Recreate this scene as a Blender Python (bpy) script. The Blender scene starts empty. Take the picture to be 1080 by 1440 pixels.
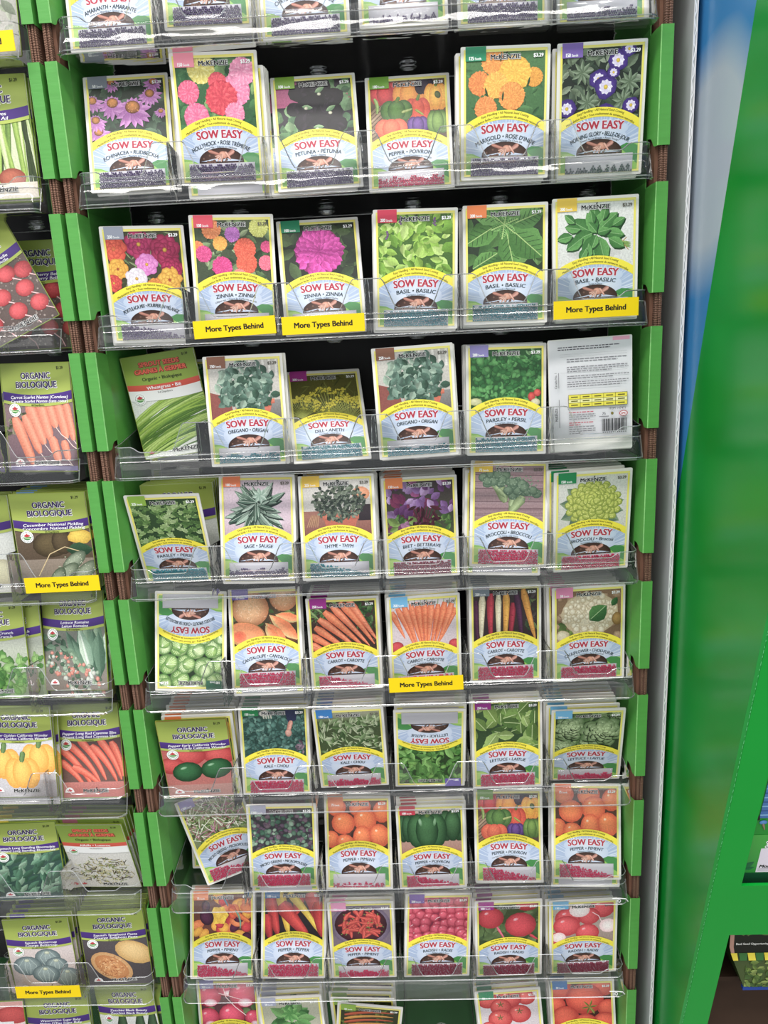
import bpy, math, random
from mathutils import Matrix, Vector

# ------------------------------------------------------------------ camera, world, lights, exposure
scene = bpy.context.scene
COL = scene.collection
FOCAL_PX = 1050.0
cam_data = bpy.data.cameras.new('camera')
cam_data.sensor_fit = 'VERTICAL'
cam_data.sensor_height = 36.0
cam_data.lens = FOCAL_PX / 1440.0 * 36.0
cam_data.clip_start = 0.02
cam = bpy.data.objects.new('camera', cam_data)
COL.objects.link(cam)
CR = Vector((0.99862, 0.025207, -0.04607)); CU = Vector((0.038932, 0.233397, 0.971602)); CF = Vector((-0.035244, 0.972055, -0.232094))
m = Matrix.Identity(4)
for i in range(3):
    m[i][0] = CR[i]; m[i][1] = CU[i]; m[i][2] = -CF[i]
m[0][3], m[1][3], m[2][3] = 0.03539, -0.79452, 1.48454
cam.matrix_world = m
scene.camera = cam

world = bpy.data.worlds.new('store'); scene.world = world
world.use_nodes = True
world.node_tree.nodes['Background'].inputs[0].default_value = (0.90, 0.95, 1.0, 1)
world.node_tree.nodes['Background'].inputs[1].default_value = 0.74

def ceiling_lamp(name, loc, sx, sy, power, col=(1, 0.97, 0.93)):
    d = bpy.data.lights.new(name, 'AREA'); d.shape = 'RECTANGLE'; d.size = sx; d.size_y = sy
    d.energy = power; d.color = col
    o = bpy.data.objects.new(name, d); COL.objects.link(o); o.location = loc
    return o
ceiling_lamp('ceiling_strip_lamp', (0.0, -1.25, 3.30), 3.6, 0.36, 66)
ceiling_lamp('ceiling_panel_lamp', (0.0, -3.6, 3.30), 5.0, 2.6, 60)

vs = scene.view_settings
vs.view_transform = 'Standard'; vs.look = 'None'; vs.exposure = 0.30; vs.gamma = 1.0; vs.use_curve_mapping = False
try:
    scene.cycles.transparent_max_bounces = 24
except Exception:
    pass

# ------------------------------------------------------------------ helpers
ZO = 1.65            # height of the top edge of the slot of the second tray in view
PITCH = 0.1376       # tray pitch
P = 0.0943           # compartment pitch
PW, PH = 0.0855, 0.118
def zn(k): return ZO - (k - 1) * PITCH

def lin(c):
    c = c.lstrip('#')
    out = []
    for i in (0, 2, 4):
        v = int(c[i:i+2], 16) / 255.0
        out.append(v / 12.92 if v <= 0.04045 else ((v + 0.055) / 1.055) ** 2.4)
    return tuple(out)
def mix(a, b, t): return tuple(a[i] * (1 - t) + b[i] * t for i in range(3))
def H(c): return lin(c) if isinstance(c, str) else c

def new_mat(name):
    mt = bpy.data.materials.new(name); mt.use_nodes = True
    return mt, mt.node_tree.nodes, mt.node_tree.links, mt.node_tree.nodes['Principled BSDF']

def plain(name, col, rough=0.5, spec=0.5, noise=0.0, scale=40.0, stretch=(1, 1, 1), bump=0.0):
    mt, N, L, b = new_mat(name)
    b.inputs['Roughness'].default_value = rough
    b.inputs['Specular IOR Level'].default_value = spec
    c = H(col)
    b.inputs['Base Color'].default_value = (*c, 1)
    if noise or bump:
        tc = N.new('ShaderNodeTexCoord'); mp = N.new('ShaderNodeMapping'); mp.inputs['Scale'].default_value = stretch
        nz = N.new('ShaderNodeTexNoise'); nz.inputs['Scale'].default_value = scale; nz.inputs['Detail'].default_value = 4
        L.new(tc.outputs['Object'], mp.inputs[0]); L.new(mp.outputs[0], nz.inputs['Vector'])
        if noise:
            rp = N.new('ShaderNodeMix'); rp.data_type = 'RGBA'
            rp.inputs[6].default_value = (*[x * (1 - noise) for x in c], 1)
            rp.inputs[7].default_value = (*[min(1, x * (1 + noise)) for x in c], 1)
            L.new(nz.outputs[0], rp.inputs[0]); L.new(rp.outputs[2], b.inputs['Base Color'])
        if bump:
            bp = N.new('ShaderNodeBump'); bp.inputs['Strength'].default_value = bump; bp.inputs['Distance'].default_value = 0.001
            L.new(nz.outputs[0], bp.inputs['Height']); L.new(bp.outputs[0], b.inputs['Normal'])
    return mt

def print_mat(name, rough, grain=0.0):
    mt, N, L, b = new_mat(name)
    at = N.new('ShaderNodeAttribute'); at.attribute_name = 'Col'
    hs = N.new('ShaderNodeHueSaturation'); hs.inputs['Saturation'].default_value = 0.92; hs.inputs['Value'].default_value = 1.03
    L.new(at.outputs['Color'], hs.inputs['Color'])
    L.new(hs.outputs[0], b.inputs['Base Color'])
    if grain:                                   # mottled tone of a printed photograph
        tc = N.new('ShaderNodeTexCoord'); nz = N.new('ShaderNodeTexNoise'); nz.inputs['Scale'].default_value = 520; nz.inputs['Detail'].default_value = 5; nz.inputs['Roughness'].default_value = 0.65
        mr = N.new('ShaderNodeMapRange'); mr.inputs[1].default_value = 0.3; mr.inputs[2].default_value = 0.7; mr.inputs[3].default_value = 1.03 - grain; mr.inputs[4].default_value = 1.03 + grain
        L.new(tc.outputs['Object'], nz.inputs['Vector']); L.new(nz.outputs[0], mr.inputs[0]); L.new(mr.outputs[0], hs.inputs['Value'])
    b.inputs['Roughness'].default_value = rough
    b.inputs['Specular IOR Level'].default_value = 0.35
    return mt

def clear_mat(name, base, gain, haze, haze_col=(0.9, 0.93, 0.95), wave=0.0, wscale=60, tint=(1, 1, 1)):
    mt = bpy.data.materials.new(name); mt.use_nodes = True
    N, L = mt.node_tree.nodes, mt.node_tree.links
    N.clear()
    out = N.new('ShaderNodeOutputMaterial')
    tr = N.new('ShaderNodeBsdfTransparent'); tr.inputs[0].default_value = (*tint, 1)
    gl = N.new('ShaderNodeBsdfGlossy'); gl.inputs['Roughness'].default_value = 0.06
    df = N.new('ShaderNodeBsdfDiffuse'); df.inputs[0].default_value = (*haze_col, 1)
    fr = N.new('ShaderNodeFresnel'); fr.inputs[0].default_value = 1.5
    mm = N.new('ShaderNodeMath'); mm.operation = 'MULTIPLY_ADD'; mm.inputs[1].default_value = gain; mm.inputs[2].default_value = base; mm.use_clamp = True
    m1 = N.new('ShaderNodeMixShader'); m2 = N.new('ShaderNodeMixShader'); m1.inputs[0].default_value = haze
    L.new(fr.outputs[0], mm.inputs[0])
    L.new(tr.outputs[0], m1.inputs[1]); L.new(df.outputs[0], m1.inputs[2])
    L.new(mm.outputs[0], m2.inputs[0]); L.new(m1.outputs[0], m2.inputs[1]); L.new(gl.outputs[0], m2.inputs[2])
    L.new(m2.outputs[0], out.inputs[0])
    if wave:
        tc = N.new('ShaderNodeTexCoord'); mp = N.new('ShaderNodeMapping'); mp.inputs['Scale'].default_value = (0.35, 1, 1)
        nz = N.new('ShaderNodeTexNoise'); nz.inputs['Scale'].default_value = wscale; nz.inputs['Detail'].default_value = 2
        bp = N.new('ShaderNodeBump'); bp.inputs['Strength'].default_value = wave; bp.inputs['Distance'].default_value = 0.004
        L.new(tc.outputs['Object'], mp.inputs[0]); L.new(mp.outputs[0], nz.inputs['Vector'])
        L.new(nz.outputs[0], bp.inputs['Height']); L.new(bp.outputs[0], gl.inputs['Normal'])
    return mt

M = {}
M['print'] = print_mat('packet_print', 0.36)
M['photo'] = print_mat('packet_photo_print', 0.36, 0.20)
M['paper'] = plain('white_paper', '#e9e7e2', 0.5, 0.4, 0.03, 60)
M['olive'] = plain('olive_paper', '#8da03c', 0.45, 0.4, 0.08, 60)
M['clear'] = clear_mat('clear_plastic_wall', 0.010, 0.95, 0.020, wave=0.55, wscale=42)
M['clear2'] = clear_mat('clear_plastic_sheet', 0.01, 0.9, 0.02, wave=0.3, wscale=60)
M['edge'] = clear_mat('clear_plastic_rim', 0.10, 1.3, 0.22, wave=0.2)
M['film'] = clear_mat('clear_seed_film', 0.0, 0.40, 0.004, wave=0.6, wscale=200)
M['yellow'] = plain('yellow_card', '#f0cf12', 0.4, 0.3)
M['green'] = plain('green_printed_board', '#549d47', 0.42, 0.45, 0.10, 26, (1, 1, 9), 0.25)
M['green_dark'] = plain('dark_green_board', '#12501c', 0.5, 0.4, 0.25, 14, (3, 1, 1))
M['crease'] = plain('worn_green_crease', '#8fd07e', 0.5, 0.4, 0.35, 300)
M['black'] = plain('black_board', '#0c0b0d', 0.5, 0.3, 0.3, 20)
M['white_board'] = plain('white_fluted_board', '#bdc0c0', 0.5, 0.4, 0.03, 30, (1, 1, 1), 0.1)
M['white_edge'] = plain('white_cut_edge', '#f2f2f2', 0.6, 0.3)
M['disp_green'] = plain('glossy_green_board', '#0a9632', 0.25, 0.3, 0.08, 7)
M['brown_dark'] = plain('dark_brown_inside', '#3a2a20', 0.7, 0.2, 0.2, 30)

def kraft(name, c1, c2):
    mt, N, L, b = new_mat(name)
    tc = N.new('ShaderNodeTexCoord'); mp = N.new('ShaderNodeMapping'); mp.inputs['Scale'].default_value = (1, 1, 1)
    w = N.new('ShaderNodeTexWave'); w.bands_direction = 'Z'; w.inputs['Scale'].default_value = 150; w.inputs['Distortion'].default_value = 6; w.inputs['Detail'].default_value = 2
    mx = N.new('ShaderNodeMix'); mx.data_type = 'RGBA'
    mx.inputs[6].default_value = (*H(c1), 1); mx.inputs[7].default_value = (*H(c2), 1)
    L.new(tc.outputs['Object'], mp.inputs[0]); L.new(mp.outputs[0], w.inputs[0]); L.new(w.outputs[1], mx.inputs[0]); L.new(mx.outputs[2], b.inputs['Base Color'])
    b.inputs['Roughness'].default_value = 0.85
    bp = N.new('ShaderNodeBump'); bp.inputs['Strength'].default_value = 0.6; bp.inputs['Distance'].default_value = 0.001
    L.new(w.outputs[1], bp.inputs['Height']); L.new(bp.outputs[0], b.inputs['Normal'])
    return mt
M['kraft'] = kraft('corrugated_edge', '#6a4a3c', '#876654')
M['kraft_flat'] = plain('brown_liner', '#7a5848', 0.8, 0.2, 0.15, 80)

def tag(o, label=None, cat=None, group=None, kind=None):
    if label: o['label'] = label
    if cat: o['category'] = cat
    if group: o['group'] = group
    if kind: o['kind'] = kind
    return o
def empty(name, loc=(0, 0, 0)):
    o = bpy.data.objects.new(name, None); o.empty_display_size = 0.02; COL.objects.link(o); o.location = loc
    return o
def link(name, me, parent=None):
    o = bpy.data.objects.new(name, me); COL.objects.link(o)
    if parent is not None: o.parent = parent
    return o

class MB:
    """collects quads / boxes / tubes and builds ONE mesh"""
    def __init__(s): s.v = []; s.f = []
    def add(s, vs_, fs):
        n = len(s.v); s.v += [tuple(p) for p in vs_]; s.f += [tuple(i + n for i in f) for f in fs]; return s
    def quad(s, a, b, c, d): return s.add([a, b, c, d], [(0, 1, 2, 3)])
    def box(s, x0, x1, y0, y1, z0, z1):
        return s.add([(x0, y0, z0), (x1, y0, z0), (x1, y1, z0), (x0, y1, z0), (x0, y0, z1), (x1, y0, z1), (x1, y1, z1), (x0, y1, z1)],
                     [(0, 3, 2, 1), (4, 5, 6, 7), (0, 1, 5, 4), (1, 2, 6, 5), (2, 3, 7, 6), (3, 0, 4, 7)])
    def prism(s, pts, n):
        """polygon pts (3D list) extruded by vector n"""
        k = len(pts); n = Vector(n)
        vs_ = [Vector(p) for p in pts] + [Vector(p) + n for p in pts]
        fs = [tuple(range(k)), tuple(range(2 * k - 1, k - 1, -1))]
        for i in range(k):
            j = (i + 1) % k
            fs.append((i, i + k, j + k, j))
        return s.add(vs_, fs)
    def tube(s, pts, r, n=5, closed=False):
        pts = [Vector(p) for p in pts]; rings = []
        K = len(pts)
        for i, p in enumerate(pts):
            if closed: t = (pts[(i + 1) % K] - pts[i - 1])
            else: t = pts[min(i + 1, K - 1)] - pts[max(i - 1, 0)]
            t.normalize()
            a = Vector((0, 1, 0)) if abs(t.y) < 0.9 else Vector((1, 0, 0))
            u = t.cross(a).normalized(); w = t.cross(u)
            rings.append([p + (u * math.cos(2 * math.pi * j / n) + w * math.sin(2 * math.pi * j / n)) * r for j in range(n)])
        base = len(s.v)
        for rg in rings: s.v += [tuple(q) for q in rg]
        for i in range(K if closed else K - 1):
            i2 = (i + 1) % K
            for j in range(n):
                j2 = (j + 1) % n
                s.f.append((base + i * n + j, base + i * n + j2, base + i2 * n + j2, base + i2 * n + j))
        if not closed:
            s.f.append(tuple(base + j for j in range(n))); s.f.append(tuple(base + (K - 1) * n + j for j in range(n))[::-1])
        return s
    def mesh(s, name, mat, smooth=False):
        me = bpy.data.meshes.new(name); me.from_pydata(s.v, [], s.f); me.materials.append(mat)
        if smooth: me.polygons.foreach_set('use_smooth', [True] * len(me.polygons))
        me.update(); return me
    def build(s, name, mat, parent=None, smooth=False): return link(name, s.mesh(name, mat, smooth), parent)

# ------------------------------------------------------------------ flat print (coloured flat shapes on a packet face)
FONT = None
GLYPH = {}
_tc = bpy.data.curves.new('glyphs', 'FONT'); _tc.resolution_u = 3; _tc.fill_mode = 'FRONT'
_to = bpy.data.objects.new('glyphs', _tc); COL.objects.link(_to)
def _meas(s, off):
    _tc.offset = off; _tc.body = s
    me = bpy.data.meshes.new_from_object(_to)
    vs_ = [(v.co.x, v.co.y) for v in me.vertices]; fs = [tuple(p.vertices) for p in me.polygons]
    bpy.data.meshes.remove(me)
    return vs_, fs
def _w(vs_): return max(v[0] for v in vs_) - min(v[0] for v in vs_)
_capv, _ = _meas('H', 0.0); CAP = max(v[1] for v in _capv)
_bar = _w(_meas('||', 0.0)[0])
SHIFTS = {'b': ((-.03, 0), (.03, 0)), 'B': ((-.055, .02), (.055, .02), (-.055, -.02), (.055, -.02)),
          'o': tuple((.11 * math.cos(a * .7854), .11 * math.sin(a * .7854)) for a in range(8)), 'O': tuple((.15 * math.cos(a * .7854), .15 * math.sin(a * .7854)) for a in range(8))}
OFFS = {'r': 0.0, 'b': 0.018, 'o': 0.048, 'B': 0.032, 'O': 0.068}
def glyph(ch, var):
    k = (ch, var)
    if k not in GLYPH:
        adv = (_w(_meas('|' + ch + '|', 0.0)[0]) - _bar) / CAP
        vs_, fs = ([], []) if ch == ' ' else _meas(ch, OFFS[var])
        if vs_ and not fs: vs_, fs = _meas(ch, 0.0)
        GLYPH[k] = ([(x / CAP, y / CAP) for x, y in vs_], fs, adv)
    return GLYPH[k]

class G:
    def __init__(s, clip=None, dl=0.002, off=0.05):
        s.V = []; s.C = []; s.F = []; s.clip = clip; s.dl = dl; s.z = off
    def up(s): s.z += s.dl
    def poly(s, pts, cols):
        if s.clip:
            x0, y0, x1, y1 = s.clip
            xs = [p[0] for p in pts]; ys = [p[1] for p in pts]
            if max(xs) <= x0 or min(xs) >= x1 or max(ys) <= y0 or min(ys) >= y1: return
            if min(xs) < x0 or max(xs) > x1 or min(ys) < y0 or max(ys) > y1:
                cur = list(zip(pts, cols))
                for ax, lim, sg in ((0, x0, 1), (0, x1, -1), (1, y0, 1), (1, y1, -1)):
                    nx = []
                    for i in range(len(cur)):
                        a, b = cur[i - 1], cur[i]
                        da, db = (a[0][ax] - lim) * sg, (b[0][ax] - lim) * sg
                        if (da >= 0) != (db >= 0):
                            t = da / (da - db)
                            nx.append(((a[0][0] + (b[0][0] - a[0][0]) * t, a[0][1] + (b[0][1] - a[0][1]) * t), mix(a[1], b[1], t)))
                        if db >= 0: nx.append(b)
                    cur = nx
                    if len(cur) < 3: return
                pts = [c[0] for c in cur]; cols = [c[1] for c in cur]
        n = len(s.V)
        s.V += [(p[0], p[1], s.z) for p in pts]; s.C += list(cols); s.F.append(tuple(range(n, n + len(pts))))
    def rect(s, u0, v0, u1, v1, ctop, cbot=None):
        ctop = H(ctop); cbot = ctop if cbot is None else H(cbot)
        s.up(); s.poly([(u0, v0), (u1, v0), (u1, v1), (u0, v1)], [cbot, cbot, ctop, ctop])
    def shape(s, pts, c):
        """star-shaped polygon as a fan round its centroid"""
        c = H(c); s.up()
        cx = sum(p[0] for p in pts) / len(pts); cy = sum(p[1] for p in pts) / len(pts)
        for i in range(len(pts)): s.poly([(cx, cy), pts[i - 1], pts[i]], [c, c, c])
    def blob(s, cx, cy, rx, ry=None, rot=0, cc='#ffffff', ce='#000000', hl=(-0.25, 0.3), n=14, wob=0.0, rng=None, a0=0, a1=360):
        ry = rx if ry is None else ry; cc = H(cc); ce = H(ce); s.up()
        R0 = math.radians(rot); c_, s_ = math.cos(R0), math.sin(R0)
        def T(x, y): return (cx + x * c_ - y * s_, cy + x * s_ + y * c_)
        full = (a1 - a0) >= 360
        N_ = n if full else n + 1
        rad = [1 + (rng.uniform(-wob, wob) if rng else 0) for _ in range(N_)]
        cmid = mix(cc, ce, 0.35)
        h = T(hl[0] * rx, hl[1] * ry)
        def ring(f, sh):
            out = []
            for i in range(N_):
                a = math.radians(a0 + (a1 - a0) * i / n)
                out.append(T((math.cos(a) * f * rad[i] + hl[0] * sh) * rx, (math.sin(a) * f * rad[i] + hl[1] * sh) * ry))
            return out
        r1 = ring(0.55, 0.45); r2 = ring(1.0, 0)
        for i in range(n):
            j = (i + 1) % N_
            s.poly([h, r1[i], r1[j]], [cc, cmid, cmid])
            s.poly([r1[i], r2[i], r2[j], r1[j]], [cmid, ce, ce, cmid])
    def leaf(s, x, y, L, W, rot, c1, c2, bend=0.0):
        c1 = H(c1); c2 = H(c2); s.up()
        a = math.radians(rot); ca, sa = math.cos(a), math.sin(a)
        def T(t, w): 
            w += bend * L * t * t
            return (x + t * L * ca - w * sa, y + t * L * sa + w * ca)
        ts = (0, 0.22, 0.5, 0.78, 1.0); ws = (0.08, 0.75, 1.0, 0.62, 0.0)
        cm = mix(c1, c2, 0.5)
        for i in range(4):
            p0, p1 = T(ts[i], 0), T(ts[i + 1], 0)
            a0, a1 = T(ts[i], ws[i] * W / 2), T(ts[i + 1], ws[i + 1] * W / 2)
            b0, b1 = T(ts[i], -ws[i] * W / 2), T(ts[i + 1], -ws[i + 1] * W / 2)
            s.poly([p0, p1, a1, a0], [cm, cm, c1, c1]); s.poly([b0, b1, p1, p0], [c2, c2, mix(cm, c2, .5), mix(cm, c2, .5)])
    def stick(s, p0, p1, w0, w1, cm, ce, bend=0.0, n=5, cap=True):
        cm = H(cm); ce = H(ce); s.up()
        dx, dy = p1[0] - p0[0], p1[1] - p0[1]; Lg = math.hypot(dx, dy) or 1; nx, ny = -dy / Lg, dx / Lg
        rows = []
        for i in range(n + 1):
            t = i / n; b = bend * Lg * 4 * t * (1 - t)
            w = w0 + (w1 - w0) * t
            if cap and (i == 0): w *= 0.55
            if cap and i == n: w *= 0.5
            cx_, cy_ = p0[0] + dx * t + nx * b, p0[1] + dy * t + ny * b
            rows.append([(cx_ + nx * w * k / 2, cy_ + ny * w * k / 2) for k in (1, 0.3, -1)])
        for i in range(n):
            a, b = rows[i], rows[i + 1]
            s.poly([a[0], a[1], b[1], b[0]], [ce, cm, cm, ce]); s.poly([a[1], a[2], b[2], b[1]], [cm, ce, ce, cm])
    def line(s, pts, w, c):
        c = H(c); s.up()
        for i in range(len(pts) - 1):
            (x0, y0), (x1, y1) = pts[i], pts[i + 1]
            L_ = math.hypot(x1 - x0, y1 - y0) or 1; nx, ny = -(y1 - y0) / L_ * w / 2, (x1 - x0) / L_ * w / 2
            s.poly([(x0 + nx, y0 + ny), (x0 - nx, y0 - ny), (x1 - nx, y1 - ny), (x1 + nx, y1 + ny)], [c] * 4)
    def flower(s, cx, cy, r, n, c1, c2, cc, ce=None, rc=0.25, w=None, rot=0, squash=1.0):
        w = w or 2 * math.pi * r / n * 1.15
        for i in range(n):
            a = rot + 360 * i / n
            rr = r * (1 if squash == 1 else math.hypot(math.cos(math.radians(a)), math.sin(math.radians(a)) * squash))
            s.leaf(cx, cy, rr, w, a, c1, c2)
        s.blob(cx, cy, r * rc, r * rc * squash, 0, cc, ce or cc)
    def pom(s, cx, cy, r, c1, c2, rng, rings=4, dark=None):
        c1 = H(c1); c2 = H(c2); dark = H(dark) if dark else mix(c2, (0, 0, 0), 0.35)
        s.blob(cx, cy, r * 0.97, r * 0.97, 0, dark, dark)
        for k in range(rings, 0, -1):
            rr = r * k / rings; n = 6 + 4 * k
            for i in range(n):
                a = 360 * i / n + 17 * k + rng.uniform(-6, 6); ar = math.radians(a)
                L = r / rings * 1.7 * rng.uniform(.85, 1.2); b = max(0, rr - L) * rng.uniform(.9, 1.08)
                t = rng.random()
                s.leaf(cx + math.cos(ar) * b, cy + math.sin(ar) * b, L * rng.uniform(.9, 1.1), 2 * math.pi * rr / n * 1.2, a, mix(c1, c2, t * .5), mix(c2, dark, t * .6))
    def foliage(s, box, n, L, cols, rng, ratio=0.5, a=(0, 360)):
        for _ in range(n):
            c = H(rng.choice(cols)); d = mix(c, (0, 0, 0), rng.uniform(.25, .6)); l = L * rng.uniform(.6, 1.3)
            s.leaf(rng.uniform(box[0], box[2]), rng.uniform(box[1], box[3]), l, l * ratio * rng.uniform(.8, 1.2), rng.uniform(*a), c, d)
    def ruffle(s, box, n, r, cols, rng, dark=0.5):
        for _ in range(n):
            c = H(rng.choice(cols)); d = mix(c, (0, 0, 0), rng.uniform(dark * .6, min(1, dark * 1.2)))
            q = r * rng.uniform(.6, 1.35)
            s.blob(rng.uniform(box[0], box[2]), rng.uniform(box[1], box[3]), q, q * rng.uniform(.5, .9), rng.uniform(0, 180), c, d, (rng.uniform(-.3, .3), .35), 9, 0.22, rng)
    def text(s, txt, cx, cy, cap, col, var='r', width=None, R=None, ital=0.0, track=0.0, align=0, sx=1.0, rot=0):
        # heavier and outlined lettering: the same glyphs laid down again, shifted by a stroke width
        sh = SHIFTS.get(var)
        if sh:
            for dx, dy in sh: s.text(txt, cx + dx * cap, cy + dy * cap, cap, col, 'r', width, R, ital, track, align, sx, rot)
            return
        col = H(col); s.up()
        adv = [glyph(c, var)[2] * cap * sx + track for c in txt]; W = sum(adv)
        if width and W > 0:
            k = width / W; sx *= k; adv = [a * k for a in adv]; W = width
        x = -W / 2 if align == 0 else (0 if align < 0 else -W)
        rc, rs = math.cos(math.radians(rot)), math.sin(math.radians(rot))
        for ch, a_ in zip(txt, adv):
            vs_, fs, _ = glyph(ch, var)
            if vs_:
                base = len(s.V); pts = []
                if R:
                    th = (x + a_ / 2) / R; ct, st = math.cos(th), math.sin(th)
                    ox, oy = cx + R * st, cy - R + R * ct
                for gx, gy in vs_:
                    px = gx * cap * sx + gy * cap * ital; py = gy * cap - cap / 2
                    if R:
                        px -= a_ / 2
                        q = (ox + px * ct + py * st, oy - px * st + py * ct)
                    else:
                        px += x
                        q = (cx + px * rc - py * rs, cy + px * rs + py * rc)
                    pts.append(q)
                if s.clip and any(q[0] < s.clip[0] or q[0] > s.clip[2] for q in pts):
                    x += a_; continue
                s.V += [(q[0], q[1], s.z) for q in pts]; s.C += [col] * len(pts)
                s.F += [tuple(base + i for i in f) for f in fs]
            x += a_
    def mesh(s, name, mat=None):
        me = bpy.data.meshes.new(name)
        me.from_pydata([((u - 42.75) / 1000, -z / 1000, v / 1000) for u, v, z in s.V], [], s.F)
        at = me.color_attributes.new('Col', 'FLOAT_COLOR', 'POINT')
        flat = []
        for c in s.C: flat += [c[0], c[1], c[2], 1.0]
        at.data.foreach_set('color', flat)
        me.materials.append(mat or M['print']); me.update()
        return me

# ------------------------------------------------------------------ setting
fl = MB().box(-3, 3, -4.5, 0.9, -0.05, 0.0).build('floor', plain('store_floor', '#8d8a84', 0.35, 0.5, 0.08, 4))
tag(fl, kind='structure')
tag(MB().box(-3, 3, 0.42, 0.47, 0.0, 3.4).build('wall_back', plain('store_wall', '#b9b8b4', 0.7, 0.3, 0.04, 3)), kind='structure')

# ------------------------------------------------------------------ cardboard display racks
RW = 0.30           # half width
ROWS = range(-2, 12)
NOTCH = 0.033
def side_panel(root, x_out, s, zlo, zhi):
    """x_out outer face, s = +1 when the inside lies towards +x"""
    def X(d): return x_out + s * d
    def bx(mb, a, b, y0, y1, z0, z1): mb.box(min(X(a), X(b)), max(X(a), X(b)), y0, y1, z0, z1)
    mb = MB(); bx(mb, 0.0006, 0.0028, 0.010, 0.155, zlo, zhi)
    pan = mb.build('side_panel', M['kraft_flat'], root)
    for i, (a, b, y) in enumerate(((0.0003, 0.0019, 0.0030), (0.0023, 0.0036, 0.0016), (0.0040, 0.0052, 0.0034), (0.0057, 0.0070, 0.0022), (0.0074, 0.0108, 0.0085))):
        mb = MB(); bx(mb, a, b, y, 0.150 if i else 0.0098, zlo, zhi)
        mb.build('corrugated_layer', M['kraft'] if i < 4 else M['kraft_flat'], pan)
    t = 0.0009
    mb = MB(); bx(mb, 0.0148, 0.0157, 0.019, 0.147, zlo, zhi); mb.build('inner_wall', M['green'], pan)
    for k in ROWS:
        z1 = min(zhi, zn(k) - NOTCH); z0 = max(zlo, zn(k + 1))
        if z1 - z0 < 0.02: continue
        mb = MB()
        bx(mb, 0.0, 0.0112, -t, 0.0, z0, z1)                    # front strip
        bx(mb, 0.0 - t * 0.4, 0.0, -t, 0.03, z0, z1)            # outer return
        # inner wall with the curved cut that lets the tray end pass
        prof = [(0.0, z0), (0.005, z0), (0.0075, z0 + 0.0015), (0.0095, z0 + 0.0055), (0.0125, z0 + 0.0085), (0.019, z0 + 0.0095),
                (0.019, z1 - 0.003), (0.010, z1 - 0.001), (0.0, z1)]
        mb.prism([(X(0.0112 - t + 0.0045 * y / 0.019), y, z) for y, z in prof][::(1 if s > 0 else -1)], (s * t, 0, 0))
        sl = mb.build('green_sleeve', M['green'], pan)
        mb = MB()
        a, b = X(0.0108), X(0.0116)
        mb.add([(a, -t - 0.0003, z0), (b, -t + 0.0005, z0), (b, -t + 0.0005, z1), (a, -t - 0.0003, z1), (X(0.0110), 0.0002, z0), (X(0.0110), 0.0002, z1)],
               [(0, 1, 2, 3), (0, 3, 5, 4), (1, 4, 5, 2), (0, 4, 1), (3, 2, 5)])
        mb.build('worn_crease', M['crease'], pan)
    return pan

def rack(cx, label, zhi=2.05, zlo=0.04):
    root = tag(empty('display_rack', (cx, 0, 0)), label, 'display rack')
    MB().box(-RW + 0.016, RW - 0.016, 0.148, 0.155, zlo, zhi).build('back_panel', M['black'], root)
    MB().box(-RW, RW, 0.0, 0.156, 0.0, zlo).build('base', M['green'], root)
    MB().box(-RW + 0.018, RW - 0.018, 0.142, 0.1475, zlo, zn(9) + 0.03).build('back_insert', M['green_dark'], root)
    side_panel(root, -RW, 1, zlo, zhi); side_panel(root, RW, -1, zlo, zhi)
    return root
RX = {0: 0.0, 1: -0.606}
rack(RX[0], 'green cardboard seed rack with six columns, beside the white panel')
rack(RX[1], 'green cardboard seed rack holding the organic packets')

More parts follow.
